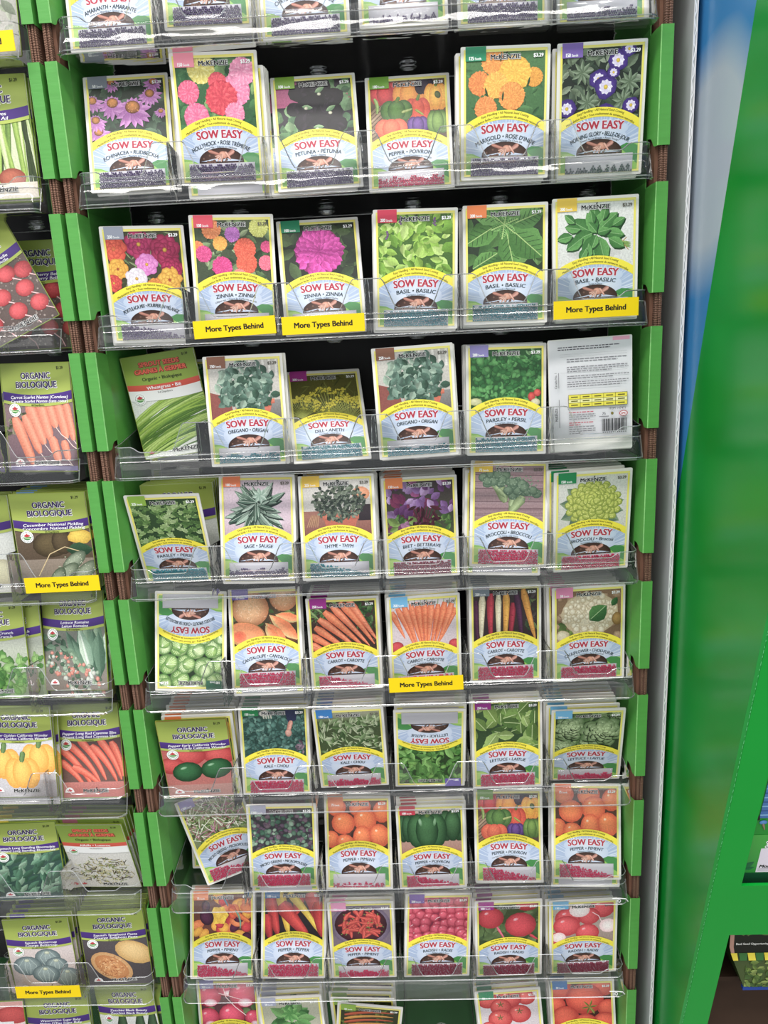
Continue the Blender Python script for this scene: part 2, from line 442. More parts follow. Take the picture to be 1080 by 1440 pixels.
# ------------------------------------------------------------------ clear trays
TH = 3 * P
def h_front(x):
    """height of the tray's front edge above the slot line"""
    t = (x + TH) % P - P / 2
    if abs(x) > TH - P / 2 + 0.018 : return 0.003 - 0.006 * max(0, 1 - (abs(x) - (TH - P / 2 + 0.018)) / 0.008)
    a = abs(t)
    if a < 0.0175: return -0.003
    if a > 0.0325: return 0.027
    q = (a - 0.0175) / 0.015
    return -0.003 + 0.030 * (q * q * (3 - 2 * q) * 0.5 + q * 0.5)
NX = 200
xs = [-TH + 2 * TH * i / NX for i in range(NX + 1)]
PROFILE = [(-0.0045, -0.0075), (-0.0075, -0.0085), (-0.0105, -0.0150), (-0.0130, -0.0235), (-0.0138, -0.0285), (-0.0120, -0.0310)]
def tray_meshes():
    D = {}
    mb = MB()                                       # front wall: notched upper part + sloping lower part
    vv = []; ff = []
    K = 2 + len(PROFILE)
    for x in xs:
        e = max(0.0, (abs(x) - (TH - 0.008)) / 0.008); yb = 0.008 * e * e   # rounded ends
        vv.append((x, -0.0035 + yb, h_front(x))); vv.append((x, -0.0042 + yb, -0.0055))
        for y, z in PROFILE: vv.append((x, y + yb, z))
    for i in range(NX):
        for j in range(K - 1):
            a = i * K + j; ff.append((a, a + 1, a + K + 1, a + K))
    mb.add(vv, ff); D['front_wall'] = mb.mesh('front_wall', M['clear'], True)
    mb = MB(); mb.quad((-TH, -0.012, -0.031), (TH, -0.012, -0.031), (TH, 0.118, -0.031), (-TH, 0.118, -0.031)); D['base'] = mb.mesh('tray_base', M['clear2'])
    mb = MB(); mb.quad((-TH, 0.118, -0.031), (TH, 0.118, -0.031), (TH, 0.120, 0.020), (-TH, 0.120, 0.020)); D['back_wall'] = mb.mesh('tray_back_wall', M['clear2'])
    for s in (-1, 1):
        mb = MB(); x = s * TH
        mb.add([(x, 0.004, 0.003), (x, 0.0036, -0.0075), (x, -0.006, -0.031), (x, 0.118, -0.031), (x, 0.120, 0.02), (x, 0.02, 0.004)], [(0, 1, 2, 3, 4, 5)])
        D['end%d' % s] = mb.mesh('tray_end_wall', M['clear'])
    mb = MB()                                       # hollow divider
    w0, w1 = 0.0026, 0.0010
    f0, f1, b1, b0 = (-0.0035, -0.031), (-0.0032, 0.0265), (0.112, 0.012), (0.116, -0.031)
    for s in (-1, 1):
        mb.quad((s * w0, f0[0], f0[1]), (s * w1, f1[0], f1[1]), (s * w1, b1[0], b1[1]), (s * w0, b0[0], b0[1]))
    mb.quad((-w1, f1[0], f1[1]), (w1, f1[0], f1[1]), (w1, b1[0], b1[1]), (-w1, b1[0], b1[1]))
    mb.tube([(-w0, -0.0042, -0.006), (-w1 - 0.001, -0.0038, 0.020), (-w1, -0.0035, 0.0268), (w1, -0.0035, 0.0268), (w1 + 0.001, -0.0038, 0.020), (w0, -0.0042, -0.006)], 0.0004, 4)
    mb.tube([(0, -0.003, 0.0268), (0, 0.112, 0.0123)], 0.0005, 4)
    D['divider'] = mb.mesh('divider', M['edge2'])
    mb = MB()                                       # rim beads
    mb.tube([(x, -0.0036 + 0.008 * max(0.0, (abs(x) - (TH - 0.008)) / 0.008) ** 2, h_front(x)) for x in xs], 0.00055, 4)
    def ln(y, z, r):
        mb.tube([(x, y + 0.008 * max(0.0, (abs(x) - (TH - 0.008)) / 0.008) ** 2, z) for x in (-TH, -TH + .002, -TH + .004, -TH + .008, 0, TH - .008, TH - .004, TH - .002, TH)], r, 4)
    ln(-0.0055, -0.0078, 0.0005); ln(-0.0138, -0.0288, 0.0006); ln(-0.0118, -0.0312, 0.0006)
    mb.tube([(-TH, 0.118, -0.031), (TH, 0.118, -0.031)], 0.0006, 4)
    mb.tube([(-TH, 0.120, 0.020), (TH, 0.120, 0.020)], 0.0006, 4)
    for s in (-1, 1): mb.tube([(s * TH, 0.0042, 0.003), (s * TH, 0.02, 0.004), (s * TH, 0.12, 0.02)], 0.0005, 4); mb.tube([(s * TH, 0.0036, -0.0075), (s * TH, -0.006, -0.030)], 0.0006, 4)
    D['rim'] = mb.mesh('rim', M['edge'])
    mb = MB()                                       # oval foot pressed into the base
    mb.tube([(0.0085 * math.cos(a), 0.006 * math.sin(a), -0.0015) for a in [2 * math.pi * i / 16 for i in range(16)]], 0.0008, 4, True)
    mb.tube([(0.0065 * math.cos(a), 0.004 * math.sin(a), -0.0032) for a in [2 * math.pi * i / 16 for i in range(16)]], 0.0006, 4, True)
    D['foot'] = mb.mesh('foot_ring', M['edge'])
    mb = MB()                                       # small bent hook at the tray's end
    mb.tube([(TH - 0.020, -0.013, -0.0215), (TH - 0.012, -0.0145, -0.0200), (TH - 0.004, -0.0140, -0.0215), (TH - 0.001, -0.0130, -0.0260)], 0.0006, 5)
    mb.tube([(TH - 0.012 + 0.0016 * math.cos(a), -0.0142, -0.0240 + 0.0022 * math.sin(a)) for a in [2 * math.pi * i / 10 for i in range(10)]], 0.0005, 4, True)
    D['hook'] = mb.mesh('end_hook', M['white_edge'])
    return D
M['edge2'] = clear_mat('clear_plastic_divider', 0.03, 1.2, 0.06, wave=0.4, wscale=90)
TD = tray_meshes()
def tray(ri, k, label):
    root = tag(empty('seed_tray', (RX[ri], 0, zn(k))), label, 'tray', 'clear trays of the %s rack' % ('organic' if ri else 'six-column'))
    link('front_wall', TD['front_wall'], root); link('tray_base', TD['base'], root); link('tray_back_wall', TD['back_wall'], root)
    link('end_wall', TD['end-1'], root); link('end_wall', TD['end1'], root); link('rim', TD['rim'], root)
    for i in range(1, 6):
        d = link('divider', TD['divider'], root); d.location = (-TH + i * P, 0, 0)
    if ri == 0 and k >= 7: link('end_hook', TD['hook'], root)
    for i in range(6):
        d = link('foot_ring', TD['foot'], root); d.location = (-TH + (i + .5) * P + 0.004, 0.075, -0.0315)
    return root
TRAY_LABEL = ['clear plastic tray holding the amaranth and chrysanthemum packets', 'clear plastic tray holding the coneflower and hollyhock packets',
              'clear plastic tray holding the zinnia and basil packets', 'clear plastic tray holding the oregano and dill packets',
              'clear plastic tray holding the sage and thyme packets', 'clear plastic tray holding the cantaloupe and carrot packets',
              'clear plastic tray holding the kale and lettuce packets', 'clear plastic tray holding the microgreen and bell pepper packets',
              'clear plastic tray holding the chili and cherry radish packets', 'clear plastic tray with an empty slot beside the tomato packets']
TRAY_LABEL_ORG = ['clear plastic tray above the organic chives packet', 'clear plastic tray holding the organic chives packet', 'clear plastic tray holding the tilted organic radish packet',
                  'clear plastic tray holding the organic carrot packet', 'clear plastic tray holding the organic pickling cucumber packets', 'clear plastic tray holding the romaine lettuce packet',
                  'clear plastic tray holding the cayenne and yellow pepper packets', 'clear plastic tray holding the spinach and alfalfa packets', 'clear plastic tray holding the two organic squash packets',
                  'clear plastic tray holding the zucchini and watermelon packets']
for k in range(10):
    tray(0, k, TRAY_LABEL[k]); tray(1, k, TRAY_LABEL_ORG[k])

# ------------------------------------------------------------------ white fluted panel between the two displays
wp = tag(empty('white_panel', (0.320, 0.0395, 0)), 'sheet of white corrugated board standing beside the six-column rack', 'panel')
MB().box(-0.0018, 0.0014, -0.0400, 0.16, 0.0, 2.05).build('board_face', M['white_board'], wp)
mb = MB(); n = 300                                  # wavy liner of the cut edge
pts = [(-0.0006 + 0.0011 * math.sin(i * 1.9) + 0.0003 * math.sin(i * 0.37), -0.0412, 0.35 + 1.6 * i / n) for i in range(n + 1)]
for i in range(n):
    (x0, y0, z0), (x1, y1, z1) = pts[i], pts[i + 1]
    mb.quad((x0 - 0.0005, y0, z0), (x0 + 0.0005, y0, z0), (x1 + 0.0005, y1, z1), (x1 - 0.0005, y1, z1))
for x in (-0.0016, 0.0013): mb.box(x - 0.0003, x + 0.0003, -0.0416, -0.0400, 0.0, 2.05)
mb.build('cut_edge', M['white_edge'], wp)

# ------------------------------------------------------------------ printed display standing on the right, its front leaning out
XD = 0.327
FS = -0.2340                                        # forward lean of the front edge per metre of height
def yf(z): return -0.0742 + FS * (z - 0.6813)
def sky_print():
    mt, N, L, b = new_mat('sky_and_grass_print')
    tc = N.new('ShaderNodeTexCoord'); sp = N.new('ShaderNodeSeparateXYZ'); L.new(tc.outputs['Object'], sp.inputs[0])
    # printed hill line in the plane of the board: y = -0.1504 + (z-1.7159)*-0.284
    ma = N.new('ShaderNodeMath'); ma.operation = 'MULTIPLY_ADD'; ma.inputs[1].default_value = 0.2819; ma.inputs[2].default_value = -0.2819 * 1.2655 - 0.0177
    L.new(sp.outputs[2], ma.inputs[0])
    ad = N.new('ShaderNodeMath'); ad.operation = 'ADD'; L.new(ma.outputs[0], ad.inputs[0]); L.new(sp.outputs[1], ad.inputs[1])
    gt = N.new('ShaderNodeMath'); gt.operation = 'GREATER_THAN'; gt.inputs[1].default_value = 0.0; L.new(ad.outputs[0], gt.inputs[0])
    nz = N.new('ShaderNodeTexNoise'); nz.inputs['Scale'].default_value = 5.2; nz.inputs['Detail'].default_value = 1.5; L.new(tc.outputs['Object'], nz.inputs['Vector'])
    rs = N.new('ShaderNodeValToRGB'); rs.color_ramp.elements[0].position = 0.30; rs.color_ramp.elements[1].position = 0.62
    rs.color_ramp.elements[0].color = (*lin('#3f86bf'), 1); rs.color_ramp.elements[1].color = (*lin('#b4bfcc'), 1)
    # one printed cloud bank round (y, z) = (-0.07, 1.60)
    vd = N.new('ShaderNodeVectorMath'); vd.operation = 'DISTANCE'; vd.inputs[1].default_value = (XD, -0.040, 1.63); L.new(tc.outputs['Object'], vd.inputs[0])
    cm = N.new('ShaderNodeMapRange'); cm.inputs[1].default_value = 0.03; cm.inputs[2].default_value = 0.15; cm.inputs[3].default_value = 0.95; cm.inputs[4].default_value = 0.12; L.new(vd.outputs['Value'], cm.inputs[0])
    ca = N.new('ShaderNodeMath'); ca.operation = 'MULTIPLY_ADD'; ca.inputs[1].default_value = 0.7; ca.inputs[2].default_value = -0.35; L.new(nz.outputs[0], ca.inputs[0])
    cs = N.new('ShaderNodeMath'); cs.operation = 'ADD'; L.new(ca.outputs[0], cs.inputs[0]); L.new(cm.outputs[0], cs.inputs[1])
    L.new(cs.outputs[0], rs.inputs[0])
    n2 = N.new('ShaderNodeTexNoise'); n2.inputs['Scale'].default_value = 6; mp = N.new('ShaderNodeMapping'); mp.inputs['Scale'].default_value = (1, 0.7, 1.6)
    L.new(tc.outputs['Object'], mp.inputs[0]); L.new(mp.outputs[0], n2.inputs['Vector'])
    rg = N.new('ShaderNodeValToRGB'); rg.color_ramp.elements[0].position = 0.35; rg.color_ramp.elements[1].position = 0.68
    rg.color_ramp.elements[0].color = (*lin('#0b8a2c'), 1); rg.color_ramp.elements[1].color = (*lin('#1e9540'), 1)
    L.new(n2.outputs[0], rg.inputs[0])
    mx = N.new('ShaderNodeMix'); mx.data_type = 'RGBA'; L.new(gt.outputs[0], mx.inputs[0]); L.new(rg.outputs[0], mx.inputs[6]); L.new(rs.outputs[0], mx.inputs[7])
    L.new(mx.outputs[2], b.inputs['Base Color'])
    b.inputs['Roughness'].default_value = 0.25; b.inputs['Specular IOR Level'].default_value = 0.5
    return mt
dr = tag(empty('bin_display', (0, 0, 0)), 'glossy green display with printed blue sky side and cut-out bins', 'display')
mb = MB(); mb.prism([(XD, yf(0.0), 0.0), (XD, yf(2.05), 2.05), (XD, 0.30, 2.05), (XD, 0.30, 0.0)], (0.004, 0, 0))
sidep = mb.build('side_panel', sky_print(), dr)
# front face with two windows, drawn in (x, z)
XR = 0.95
XW0, XW1 = 0.360, 0.92
def face(z0, z1, x0, x1, mb, t=0.004):
    mb.prism([(x0, yf(z0), z0), (x1, yf(z0), z0), (x1, yf(z1), z1), (x0, yf(z1), z1)], (0, t, 0))
ZW1 = (0.9162, 1.15); ZW2 = (0.60, 0.8393)
mb = MB()
face(0.0, 2.05, XD + 0.0042, XW0, mb); face(0.0, 2.05, XW1, XR, mb)
face(0.0, ZW2[0], XW0, XW1, mb); face(ZW2[1], ZW1[0], XW0, XW1, mb); face(ZW1[1], 2.05, XW0, XW1, mb)
mb.build('front_panel', M['disp_green'], dr)
mb = MB()                                            # worn white fold along the corner
r9 = random.Random(5); z = 0.4
while z < 1.7:
    l = r9.uniform(0.0012, 0.0045); w = r9.uniform(0.0001, 0.0004)
    mb.quad((XD + 0.0030, yf(z) - 0.0005, z), (XD + .0032 + w, yf(z) - 0.0006, z), (XD + .0032 + w, yf(z + l) - 0.0006, z + l), (XD + 0.0030, yf(z + l) - 0.0005, z + l))
    z += l + r9.uniform(0.001, 0.006)
mb.build('worn_fold', plain('pale_worn_fold', '#62c47e', 0.6, 0.3), dr)
MB().box(XD + 0.006, XR - 0.005, 0.05, 0.06, 0.02, 2.0).build('inner_back', M['brown_dark'], dr)
mb = MB(); mb.prism([(XD + 0.006, yf(0.90) + 0.006, 0.894), (XR - .005, yf(0.90) + 0.006, 0.894), (XR - .005, 0.05, 0.894), (XD + .006, 0.05, 0.894)], (0, 0, 0.006)); mb.build('shelf', M['brown_dark'], dr)
mb = MB(); mb.prism([(XD + 0.006, yf(0.70) + 0.012, 0.7335), (XR - .005, yf(0.70) + 0.012, 0.7335), (XR - .005, 0.05, 0.7335), (XD + .006, 0.05, 0.7335)], (0, 0, 0.006)); mb.build('shelf', M['brown_dark'], dr)
mb = MB(); mb.box(XD + 0.006, XR - 0.005, yf(0.66) + 0.012, yf(0.66) + 0.016, 0.40, 0.7335); mb.build('inner_apron', M['brown_dark'], dr)
MB().box(XR, XR + 0.004, yf(0), 0.30, 0.0, 2.05).build('side_panel', M['disp_green'], dr)

def face_print(g, root, name, x0, z0):
    """a canvas in millimetres laid on a leaning or upright face"""
    o = link(name, g.mesh(name), root); o.location = (x0 + 0.04275, 0, z0); return o
# grass seed box in the upper bin: white card and dark green foot strip
bx1 = tag(empty('seed_box', (0.3605, yf(0.9005) + 0.012, 0.9005)), 'green lawn seed box with white card, in the upper bin', 'box')
bx1.rotation_euler = (math.atan(-FS), 0, 0)
MB().box(0.0, 0.25, 0.0, 0.05, 0.0, 0.185).build('carton', plain('lawn_green_carton', '#1d8a2c', 0.35, 0.4, 0.12, 20), bx1)
g = G(dl=0.01, off=0.3)
g.rect(0, 0, 250, 24, '#0c4a2c'); g.rect(0, 24, 250, 80, '#34a030', '#1f8a2c')
g.leaf(2, 30, 16, 8, 42, '#0c5a34', '#0e6a3a'); g.leaf(6, 29, 10, 5, 20, '#0c5a34', '#0e6a3a')
g.shape([(17.5, 24.5), (120, 24.5), (120, 60), (17.5, 60)], '#ded4e2')
g.text('3', 24, 65.5, 8, '#f4f4f4', 'O'); g.text('3', 24, 65.5, 8, '#10181a', 'b')
g.text('Moss', 19.5, 33.5, 4.2, '#181418', 'B', align=-1, ital=.2)
for q in range(2): g.line([(19, 29.5 - q * 2.0), (60, 29.5 - q * 2.0)], 0.5, '#8a8490')
g.rect(8, 104, 250, 168, '#3a7ab8', '#2f64a8')
for q in range(9): g.line([(8, 108 + q * 6), (90, 110 + q * 6)], 1.6, ['#7ab0d8', '#1c4a86'][q % 2])
g.shape([(2, 101), (9, 101), (8, 108), (4, 107)], '#0a0c0a')
g.blob(13, 98, 4, 3, 0, '#4a90d0', '#2f64a8'); g.stick((13, 96), (16, 87), 3, 1, '#a08a70', '#5a4a3a')
o = link('front_print', g.mesh('front_print'), bx1); o.location = (0.04275, 0, 0)
# tapering carton in the lower bin
bx2 = tag(empty('seedling_carton', (0.3728, -0.085, 0.7400)), 'dark green leafy carton with yellow squares, in the lower bin', 'carton')
mb = MB()
mb.prism([(0.0022, 0, 0.0517), (0.0197, 0, 0.0042), (0.25, 0, 0.0042), (0.25, 0, 0.100), (0.0, 0, 0.100)], (0, 0.06, 0))
mb.build('carton', plain('carton_green', '#33471f', 0.4, 0.4, 0.2, 30), bx2)
MB().box(0.0190, 0.25, -0.0004, 0.004, 0.0, 0.0042).build('blue_foot', plain('blue_card', '#1c3a86', 0.4, 0.4), bx2)
g = G(dl=0.004, off=0.15, clip=None); rg = random.Random(8)
g.shape([(2.4, 51.7), (19.7, 4.4), (200, 4.4), (200, 51.7)], '#3c4c22')
g.clip = (20, 4.6, 200, 44)
g.foliage((18, 3, 130, 42), 260, 8, ['#4e6a28', '#6a8436', '#3d5a24', '#85984a'], rg, 0.6)
g.clip = (5, 51.7, 200, 99)
g.rect(0, 51.7, 200, 99, '#1c2412', '#12140c'); g.foliage((5, 76, 130, 99), 60, 12, ['#3f5a22', '#5a7434'], rg, 0.5)
g.clip = None
g.shape([(0.2, 99), (0.2, 60), (2.4, 51.8), (6.2, 51.8), (4.8, 60), (4.8, 99)], '#b98a78')
for q in range(9):
    x = 2.4 + q * 18.2
    g.shape([(x + 10, 41.5), (x + 2.0, 41.5), (x, 51.7), (x + 8, 51.7)], '#dcc814') if q else g.shape([(11, 41.5), (5.5, 41.5), (2.0, 51.7), (9, 51.7)], '#dcc814')
    g.shape([(x + 18.2, 41.5), (x + 10.5, 41.5), (x + 8.6, 51.7), (x + 18, 51.7)], '#2f6a2c')
g.text('Basil Seed Opportunity', 7, 64, 2.6, '#e8e8e0', 'b', align=-1)
o = link('front_print', g.mesh('front_print'), bx2); o.location = (0.04275, 0, 0)
MB().box(0.366, 0.386, -0.020, -0.015, 0.7396, 0.83).build('shelf_card', M['black']).location = (0, 0, 0)
tag(bpy.data.objects['shelf_card'], 'black card standing behind the leafy carton', 'card')

# ------------------------------------------------------------------ common printed parts of the packets
ARC_R = 66.9
def arc_pts(top, n=20, u0=5.0, u1=80.5, R=ARC_R):
    out = []
    for i in range(n + 1):
        u = u0 + (u1 - u0) * i / n
        out.append((u, top - R + math.sqrt(R * R - (u - 42.75) ** 2)))
    return out
def strip(g, a, b, ca, cb):
    g.up(); ca, cb = H(ca), H(cb)
    for i in range(len(a) - 1): g.poly([b[i], b[i + 1], a[i + 1], a[i]], [cb, cb, ca, ca])
def lower_panel():
    g = G(dl=0.004, off=0.62)
    for (a, b, c, d) in ((3, 3, 5, 115), (80.5, 3, 82.5, 115), (3, 112.6, 82.5, 115), (3, 3, 82.5, 5)): g.rect(a, b, c, d, '#efe24e', '#e9e38a')
    top = arc_pts(55.5); bot = [(u, 5.0) for u, v in top]
    strip(g, top, bot, '#a0b4d6', '#b2c2da')
    rg = random.Random(3); cx, cy = 42.75, 22
    g.clip = (5, 5, 80.5, 60)
    for i in range(34):                              # rays
        a = math.radians(8 + 164 * i / 33 + rg.uniform(-1.5, 1.5)); w = math.radians(rg.uniform(.5, 1.3))
        L0 = 16; L1 = (arc_lim(cx, cy, a))
        g.up(); c = mix(lin('#dbe3ef'), lin('#8fa6cf'), rg.random() * .7)
        g.poly([(cx + math.cos(a - w) * L0, cy + math.sin(a - w) * L0), (cx + math.cos(a + w) * L0, cy + math.sin(a + w) * L0), (cx + math.cos(a + w) * L1, cy + math.sin(a + w) * L1), (cx + math.cos(a - w) * L1, cy + math.sin(a - w) * L1)], [c] * 4)
    g.blob(42.75, 33, 27, 14.5, 0, '#d6dde9', '#c0cde4', (0, 0), 24)
    g.blob(42.75, 42.5, 28, 8.5, 0, '#d2dae8', '#bccbe3', (0, 0), 24)
    g.shape([(5, 5), (36, 5), (30, 12), (20, 20), (12, 23.5), (5, 24.5)], '#7fb448'); g.shape([(5, 12), (20, 19.5), (12, 22), (5, 22)], '#a9cb6a')
    g.shape([(80.5, 5), (52, 5), (58, 14), (64, 22), (70, 27), (75, 28.5), (80.5, 28)], '#8cc050')
    g.shape([(80.5, 10), (76, 13), (68, 21), (62, 26), (69, 29), (76, 28.5), (80.5, 26)], '#3f8a44')
    g.clip = None
    g.blob(42.75, 21.5, 22.5, 12.5, 0, '#5a4038', '#38241e', (0, .3), 18, a0=0, a1=180)      # soil
    g.rect(20.25, 17, 65.25, 21.6, '#38241e')
    for i in range(26): g.blob(rg.uniform(24, 62), rg.uniform(18, 29), rg.uniform(.7, 1.6), None, 0, '#7a5a4c', '#4a3028', n=6)
    sk, sd = '#e2a890', '#b4735e'
    g.stick((30, 31.5), (42, 27.5), 3.2, 2.4, '#c88a78', '#8a5244'); g.stick((56, 31), (48, 26), 4.6, 3.0, '#d8a090', '#965c50')
    g.blob(45, 27.5, 4.6, 3.2, -10, sk, sd)
    for a, l in ((196, 8), (215, 9), (236, 9.5), (258, 9)):
        ar = math.radians(a); g.stick((44, 27.8), (44 + l * math.cos(ar), 27.8 + l * .78 * math.sin(ar)), 2.0, 1.3, '#ecc0ac', '#a06a5a')
    g.stick((47, 30), (52, 23), 3, 1.6, '#eab8a4', '#a86a58')
    g.rect(9.5, 3.2, 76, 20, '#cbc9d0', '#bdbbc3')                                            # seed window backing
    return g.mesh('lower_print')
def arc_lim(cx, cy, a):
    L = 5
    while L < 60:
        u, v = cx + math.cos(a) * L, cy + math.sin(a) * L
        if u < 5 or u > 80.5 or v > 55.0 - ARC_R + math.sqrt(max(1, ARC_R ** 2 - (u - 42.75) ** 2)): break
        L += .5
    return L
def banner_mesh():
    g = G(dl=0.01, off=0.80)
    strip(g, arc_pts(62), arc_pts(53.6), '#f4e41c', '#efdc12')
    g.text('Easy Handling • All Natural Seed Coating', 42.75, 59.9, 2.15, '#2a2410', 'b', 47, R=ARC_R - 3, ital=0.1)
    g.text('Manipulation facile • Tout revêtement de semences naturelles', 42.75, 56.2, 2.05, '#2a2410', 'b', 70, R=ARC_R - 6, ital=0.1)
    return g.mesh('banner')
def logo_mesh(cx=42.75, cy=108.2, w=29, cap=4.0, name='brand_mark'):
    g = G(dl=0.012, off=0.84)
    g.text('McKENZIE', cx, cy, cap, '#f4f4f2', 'o', w); g.text('McKENZIE', cx, cy, cap, '#101014', 'B', w)
    g.leaf(cx + .5, cy + 2.2, 2.6, 1.2, 60, '#141418', '#141418')
    return g.mesh(name)
def price_mesh(txt='$3.29', cx=74, cy=108.6, cap=3.0, col='#ffffff'):
    g = G(dl=0.012, off=0.84)
    if col == '#ffffff': g.text(txt, cx + .25, cy - .25, cap, '#55503c', 'b', 9.5)
    g.text(txt, cx, cy, cap, col, 'B', 9.5)
    return g.mesh('price')
def tab_mesh(col, txt):
    g = G(dl=0.012, off=0.84)
    g.rect(4.6, 105.2, 24.2, 117.6, col)
    if txt:
        n, w = txt.split(' ')
        g.text(n, 12.6, 107.6, 2.9, '#ffffff', 'B', align=1, sx=.8); g.text(w, 13.4, 107.3, 2.2, '#ffffff', 'b', align=-1, sx=.85)
    return g.mesh('count_tab')
def title_mesh(sub, small, maxw=60):
    g = G(dl=0.012, off=0.86)
    g.text('SOW EASY', 42.75, 46.3, 7.0, '#f3e9ee', 'o', 46, R=190); g.text('SOW EASY', 42.75, 46.3, 7.0, '#ad1236', 'B', 46, R=190)
    n = len(sub); w = min(maxw, n * 2.75)
    if sub: g.text(sub, 42.75, 38.8, 3.7, '#26343a', 'b', w, R=60 if n > 18 else 110, ital=0.12)
    if small: g.text(small, 42.75, 35.0, 1.8, '#3a444a', 'r', min(44, len(small) * 1.15), R=60)
    return g.mesh('title')
def emblem(g, x, y, r):
    g.blob(x, y, r, r, 0, '#f4f4f0', '#ffffff', (0, 0), 20)
    g.blob(x, y, r * .70, r * .70, 0, '#fbfbf8', '#fbfbf8', (0, 0), 16)
    g.blob(x, y, r * .66, r * .52, 0, '#4fa046', '#2f8038', (0, 0), 14, a0=180, a1=360)
    g.line([(x - r * .6, y - r * .12), (x + r * .6, y - r * .3)], r * .1, '#d8e8c0')
    leafp = [(0, .62), (.14, .38), (.3, .46), (.26, .2), (.5, .28), (.42, .08), (.12, .0), (-.12, .0), (-.42, .08), (-.5, .28), (-.26, .2), (-.3, .46), (-.14, .38)]
    g.shape([(x + a * r, y + b * r) for a, b in leafp], '#c8202c')
    for i in range(22):
        a = 2 * math.pi * i / 22; g.line([(x + math.cos(a) * r * .80, y + math.sin(a) * r * .80), (x + math.cos(a + .14) * r * .80, y + math.sin(a + .14) * r * .80)], r * .10, '#4a6a4a')
def header_mesh(l1, l2, days, style='organic'):
    """green head of an organic packet: lettering, arched band, emblem"""
    g = G(dl=0.012, off=0.66)
    def band(v, n=18, sag=4.5): return [(1 + 83.5 * i / n, v + sag * ((i / n * 2 - 1) ** 2)) for i in range(n + 1)]
    if style == 'organic':
        strip(g, [(u, 117.4) for u, _ in band(0)], band(71), '#8c9e3e', '#aebd52')
        strip(g, band(83.6), band(74.2), '#4a2584', '#3f1e74')
        for (t, v, w) in (('ORGANIC', 104.2, 36), ('BIOLOGIQUE', 94.6, 50)):
            g.text(t, 43.0, v - .25, 6.6, '#f2f2e6', 'o', w); g.text(t, 42.75, v, 6.6, '#33205c', 'B', w)
        g.text(l1, 45, 81.2, 3.2, '#fbfaff', 'b', min(70, len(l1) * 2.6), ital=.22); g.text(l2, 45, 76.9, 3.2, '#fbfaff', 'b', min(70, len(l2) * 2.6), ital=.22)
        if days: g.text(days, 42.75, 72.6, 1.9, '#2c3018', 'b')
        g.text('$1.29', 73, 112, 3.0, '#2c3018', 'b', 8)
    else:
        strip(g, [(u, 117.4) for u, _ in band(0)], band(84, sag=3), '#7f9a34', '#93ad3e')
        strip(g, band(84, sag=3), band(77.5, sag=3), '#d8482c', '#cf3f28')
        strip(g, band(77.5, sag=3), band(66, sag=3), '#f1f1ee', '#f6f6f4')
        g.text('SPROUT SEEDS', 43, 107.2, 4.8, '#8c2a16', 'O', 47); g.text('SPROUT SEEDS', 42.75, 107.5, 4.7, '#f05a34', 'B', 46)
        g.text('GRAINES À GERMER', 43, 99.6, 4.8, '#8c2a16', 'O', 60); g.text('GRAINES À GERMER', 42.75, 99.9, 4.7, '#f05a34', 'B', 59)
        g.text('Organic • Biologique', 42.75, 91.2, 3.6, '#26301c', 'b', 46)
        g.text(l1, 42.75, 81.0, 3.6, '#ffffff', 'b', min(40, len(l1) * 2.6)); g.text(l2, 42.75, 75.2, 2.0, '#3a3a30', 'r')
        g.text('$1.29', 74, 113, 2.6, '#2c3018', 'b', 7)
    return g.mesh('header')
def emblem_mesh(style):
    g = G(dl=0.012, off=0.80)
    emblem(g, *((14, 67.5, 7.2) if style == 'organic' else (12, 70, 6.8)))
    return g.mesh('organic_seal')
def foot_mark(style):
    g = G(dl=0.012, off=0.80)
    if style == 'organic': g.blob(14, 7.5, 6, 6.5, 0, '#f2f0f0', '#f8f6f6', (0, 0), 14, a0=0, a1=180)
    x, y = (14, 8.2) if style == 'organic' else (10, 6)
    g.shape([(x + a * 5, y + b * 5) for a, b in ((0, .9), (.25, .5), (.7, .5), (.4, .1), (-.4, .1), (-.7, .5), (-.25, .5))], '#c83a44')
    return g.mesh('leaf_mark')
def foot_logo(style): return logo_mesh(48 if style == 'organic' else 52, 9.5 if style == 'organic' else 7.5, 33, 4.4)

def sleeve_mesh(mat):
    mb = MB(); r = 0.0012; w, h, t = PW / 2, PH, 0.0016
    o = []
    for cx_, cz, a0 in ((w - r, h - r, 0), (-w + r, h - r, 90), (-w + r, r, 180), (w - r, r, 270)):
        for j in range(3):
            a = math.radians(a0 + 45 * j); o.append((cx_ + r * math.cos(a), cz + r * math.sin(a)))
    n = len(o)
    lay = [(0.0, 0.9994), (0.0003, 1.0), (t - 0.0003, 1.0), (t, 0.9994)]
    vv = []
    for y, s_ in lay: vv += [(x * s_, y, (z - h / 2) * s_ + h / 2) for x, z in o]
    ff = [tuple(range(n))[::-1], tuple(range(3 * n, 4 * n))]
    for l in range(3):
        for i in range(n):
            j = (i + 1) % n; ff.append((l * n + i, l * n + j, (l + 1) * n + j, (l + 1) * n + i))
    mb.add(vv, ff); return mb.mesh('sleeve', mat)

